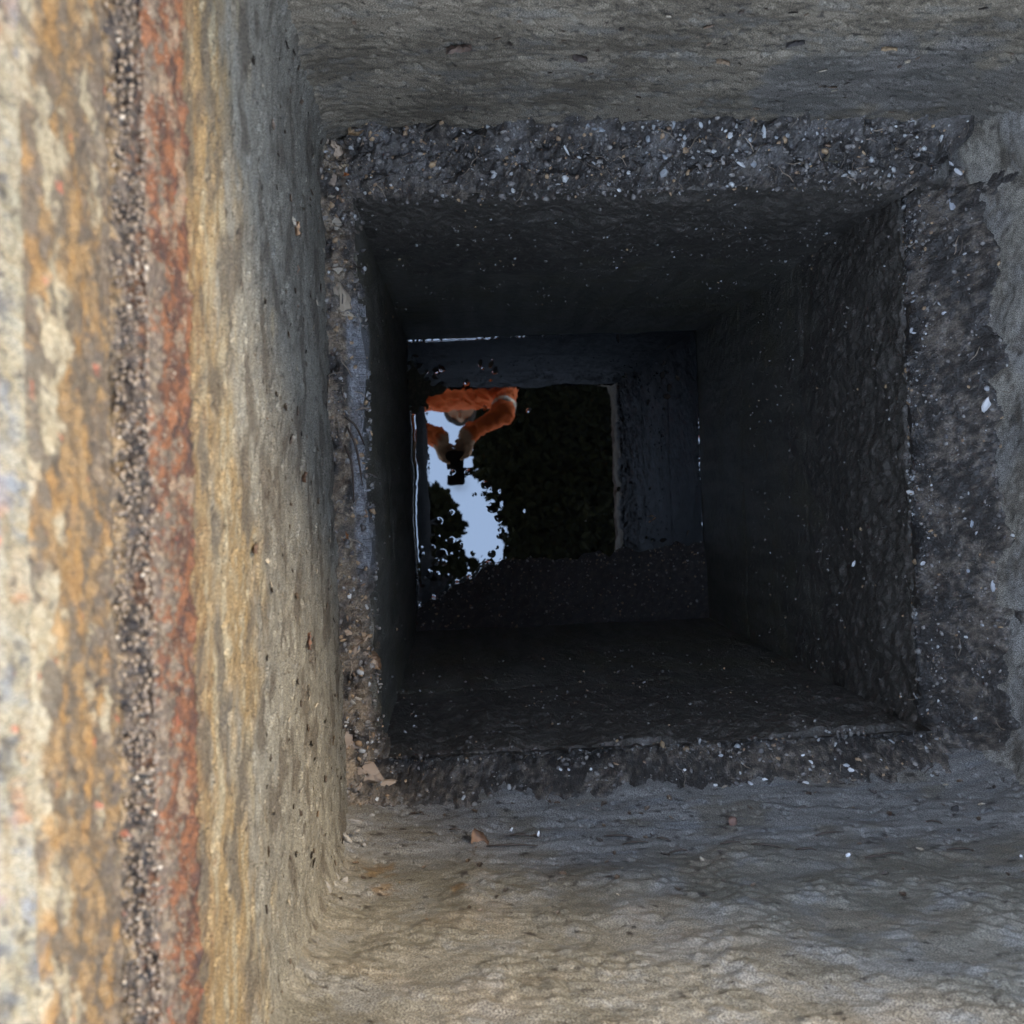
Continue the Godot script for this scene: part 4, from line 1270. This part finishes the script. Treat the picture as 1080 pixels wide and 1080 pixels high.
	# hands gripping the phone's sides
	for s in [-1.0, 1.0]:
		var wr: Vector3 = arms[0 if s < 0 else 1][2]
		var gx: float = -0.012 + 0.037 * s
		var palm: Vector3 = w.call(gx + 0.020 * s, 2.298, -0.150 if s < 0 else -0.165)
		var hand: Array = []
		hand.append([wr, wr.lerp(palm, 0.5), 0.026, 0.026, skin])
		hand.append([wr.lerp(palm, 0.4) + Vector3(0, 0.008, -0.012), palm + Vector3(0.0, 0.004, -0.026), 0.018, 0.014, skin])
		hand.append([wr.lerp(palm, 0.4) + Vector3(0, -0.004, 0.01), palm + Vector3(0.0, 0.004, 0.026), 0.018, 0.014, skin])
		for k in 4:
			var z0: float = -0.030 + 0.02 * k
			var ln: float = [0.75, 0.95, 1.0, 0.9][k]
			var f0 := palm + Vector3(0, 0.006, z0)
			var f1 := f0 + Vector3(-0.018 * s, 0.016 * ln, 0.006)
			var f2 := f1 + Vector3(-0.026 * s * ln, -0.004, 0.004)
			var f3 := f2 + Vector3(-0.016 * s * ln, -0.006, 0.002)
			hand.append([f0, f1, 0.0098, 0.009, skin])
			hand.append([f1, f2, 0.009, 0.0082, skin])
			hand.append([f2, f3, 0.0082, 0.0066, skin])
		var th0 := palm + Vector3(0, -0.008, 0.018)
		var th1 := th0 + Vector3(-0.010 * s, -0.014, 0.022)
		hand.append([th0, th1, 0.012, 0.0105, skin])
		hand.append([th1, th1 + Vector3(-0.022 * s, 0.0, 0.014), 0.010, 0.0075, skin])
		res = nets(hand, 0.004, 420.0, res[0], res[1], res[2])
	var bv: PackedVector3Array = res[0]
	var bc: PackedColorArray = res[1]
	for k in bv.size():
		if bc[k].is_equal_approx(jacket) or bc[k].is_equal_approx(trousers):
			var q := bv[k] * 30.0
			bv[k] += Vector3(n_soft.get_noise_3d(q.x, q.y, q.z), n_soft.get_noise_3d(q.x + 50.0, q.y, q.z), n_soft.get_noise_3d(q.x, q.y + 50.0, q.z)) * 0.014
	res[0] = bv
	var bm := StandardMaterial3D.new()
	bm.vertex_color_use_as_albedo = true
	bm.roughness = 0.8
	put(surf(res[0], res[1], res[2]), "body", bm, t)
	# reflective bands on the sleeves
	for a in arms:
		var p0 := (a[0] as Vector3).lerp(a[1], 0.80)
		var p1 := (a[0] as Vector3).lerp(a[1], 0.93)
		put(tube([p0, p0.lerp(p1, 0.5), p1], [0.056, 0.054, 0.052], 20), "reflective_band", plain(lin(0.6, 0.6, 0.57), 0.35), t)
	# the phone
	var ph := thing("phone", Vector3(-0.012, 2.289, -0.072))
	tag(ph, "dark phone held flat in both hands above the drain", "phone")
	var sh := CSGPolygon3D.new()
	var poly := PackedVector2Array()
	for q in [[1, 1], [-1, 1], [-1, -1], [1, -1]]:
		for k in 5:
			var a := atan2(q[1], q[0]) - PI / 4 + PI / 8 * k
			poly.append(Vector2(q[0] * 0.026, q[1] * 0.062) + Vector2(cos(a), sin(a)) * 0.010)
	sh.polygon = poly
	sh.depth = 0.008
	sh.name = "case"
	sh.material = plain(lin(0.012, 0.012, 0.014), 0.3)
	sh.rotation.x = PI / 2
	sh.position.y = 0.008
	ph.add_child(sh)
	for k in 2:
		var cy := CylinderMesh.new()
		cy.top_radius = 0.007
		cy.bottom_radius = 0.006
		cy.height = 0.002
		cy.radial_segments = 20
		var lens := put(cy, "lens", plain(lin(0.02, 0.02, 0.03), 0.1), ph)
		lens.position = Vector3(-0.012 + 0.024 * k, -0.0012, 0.030)
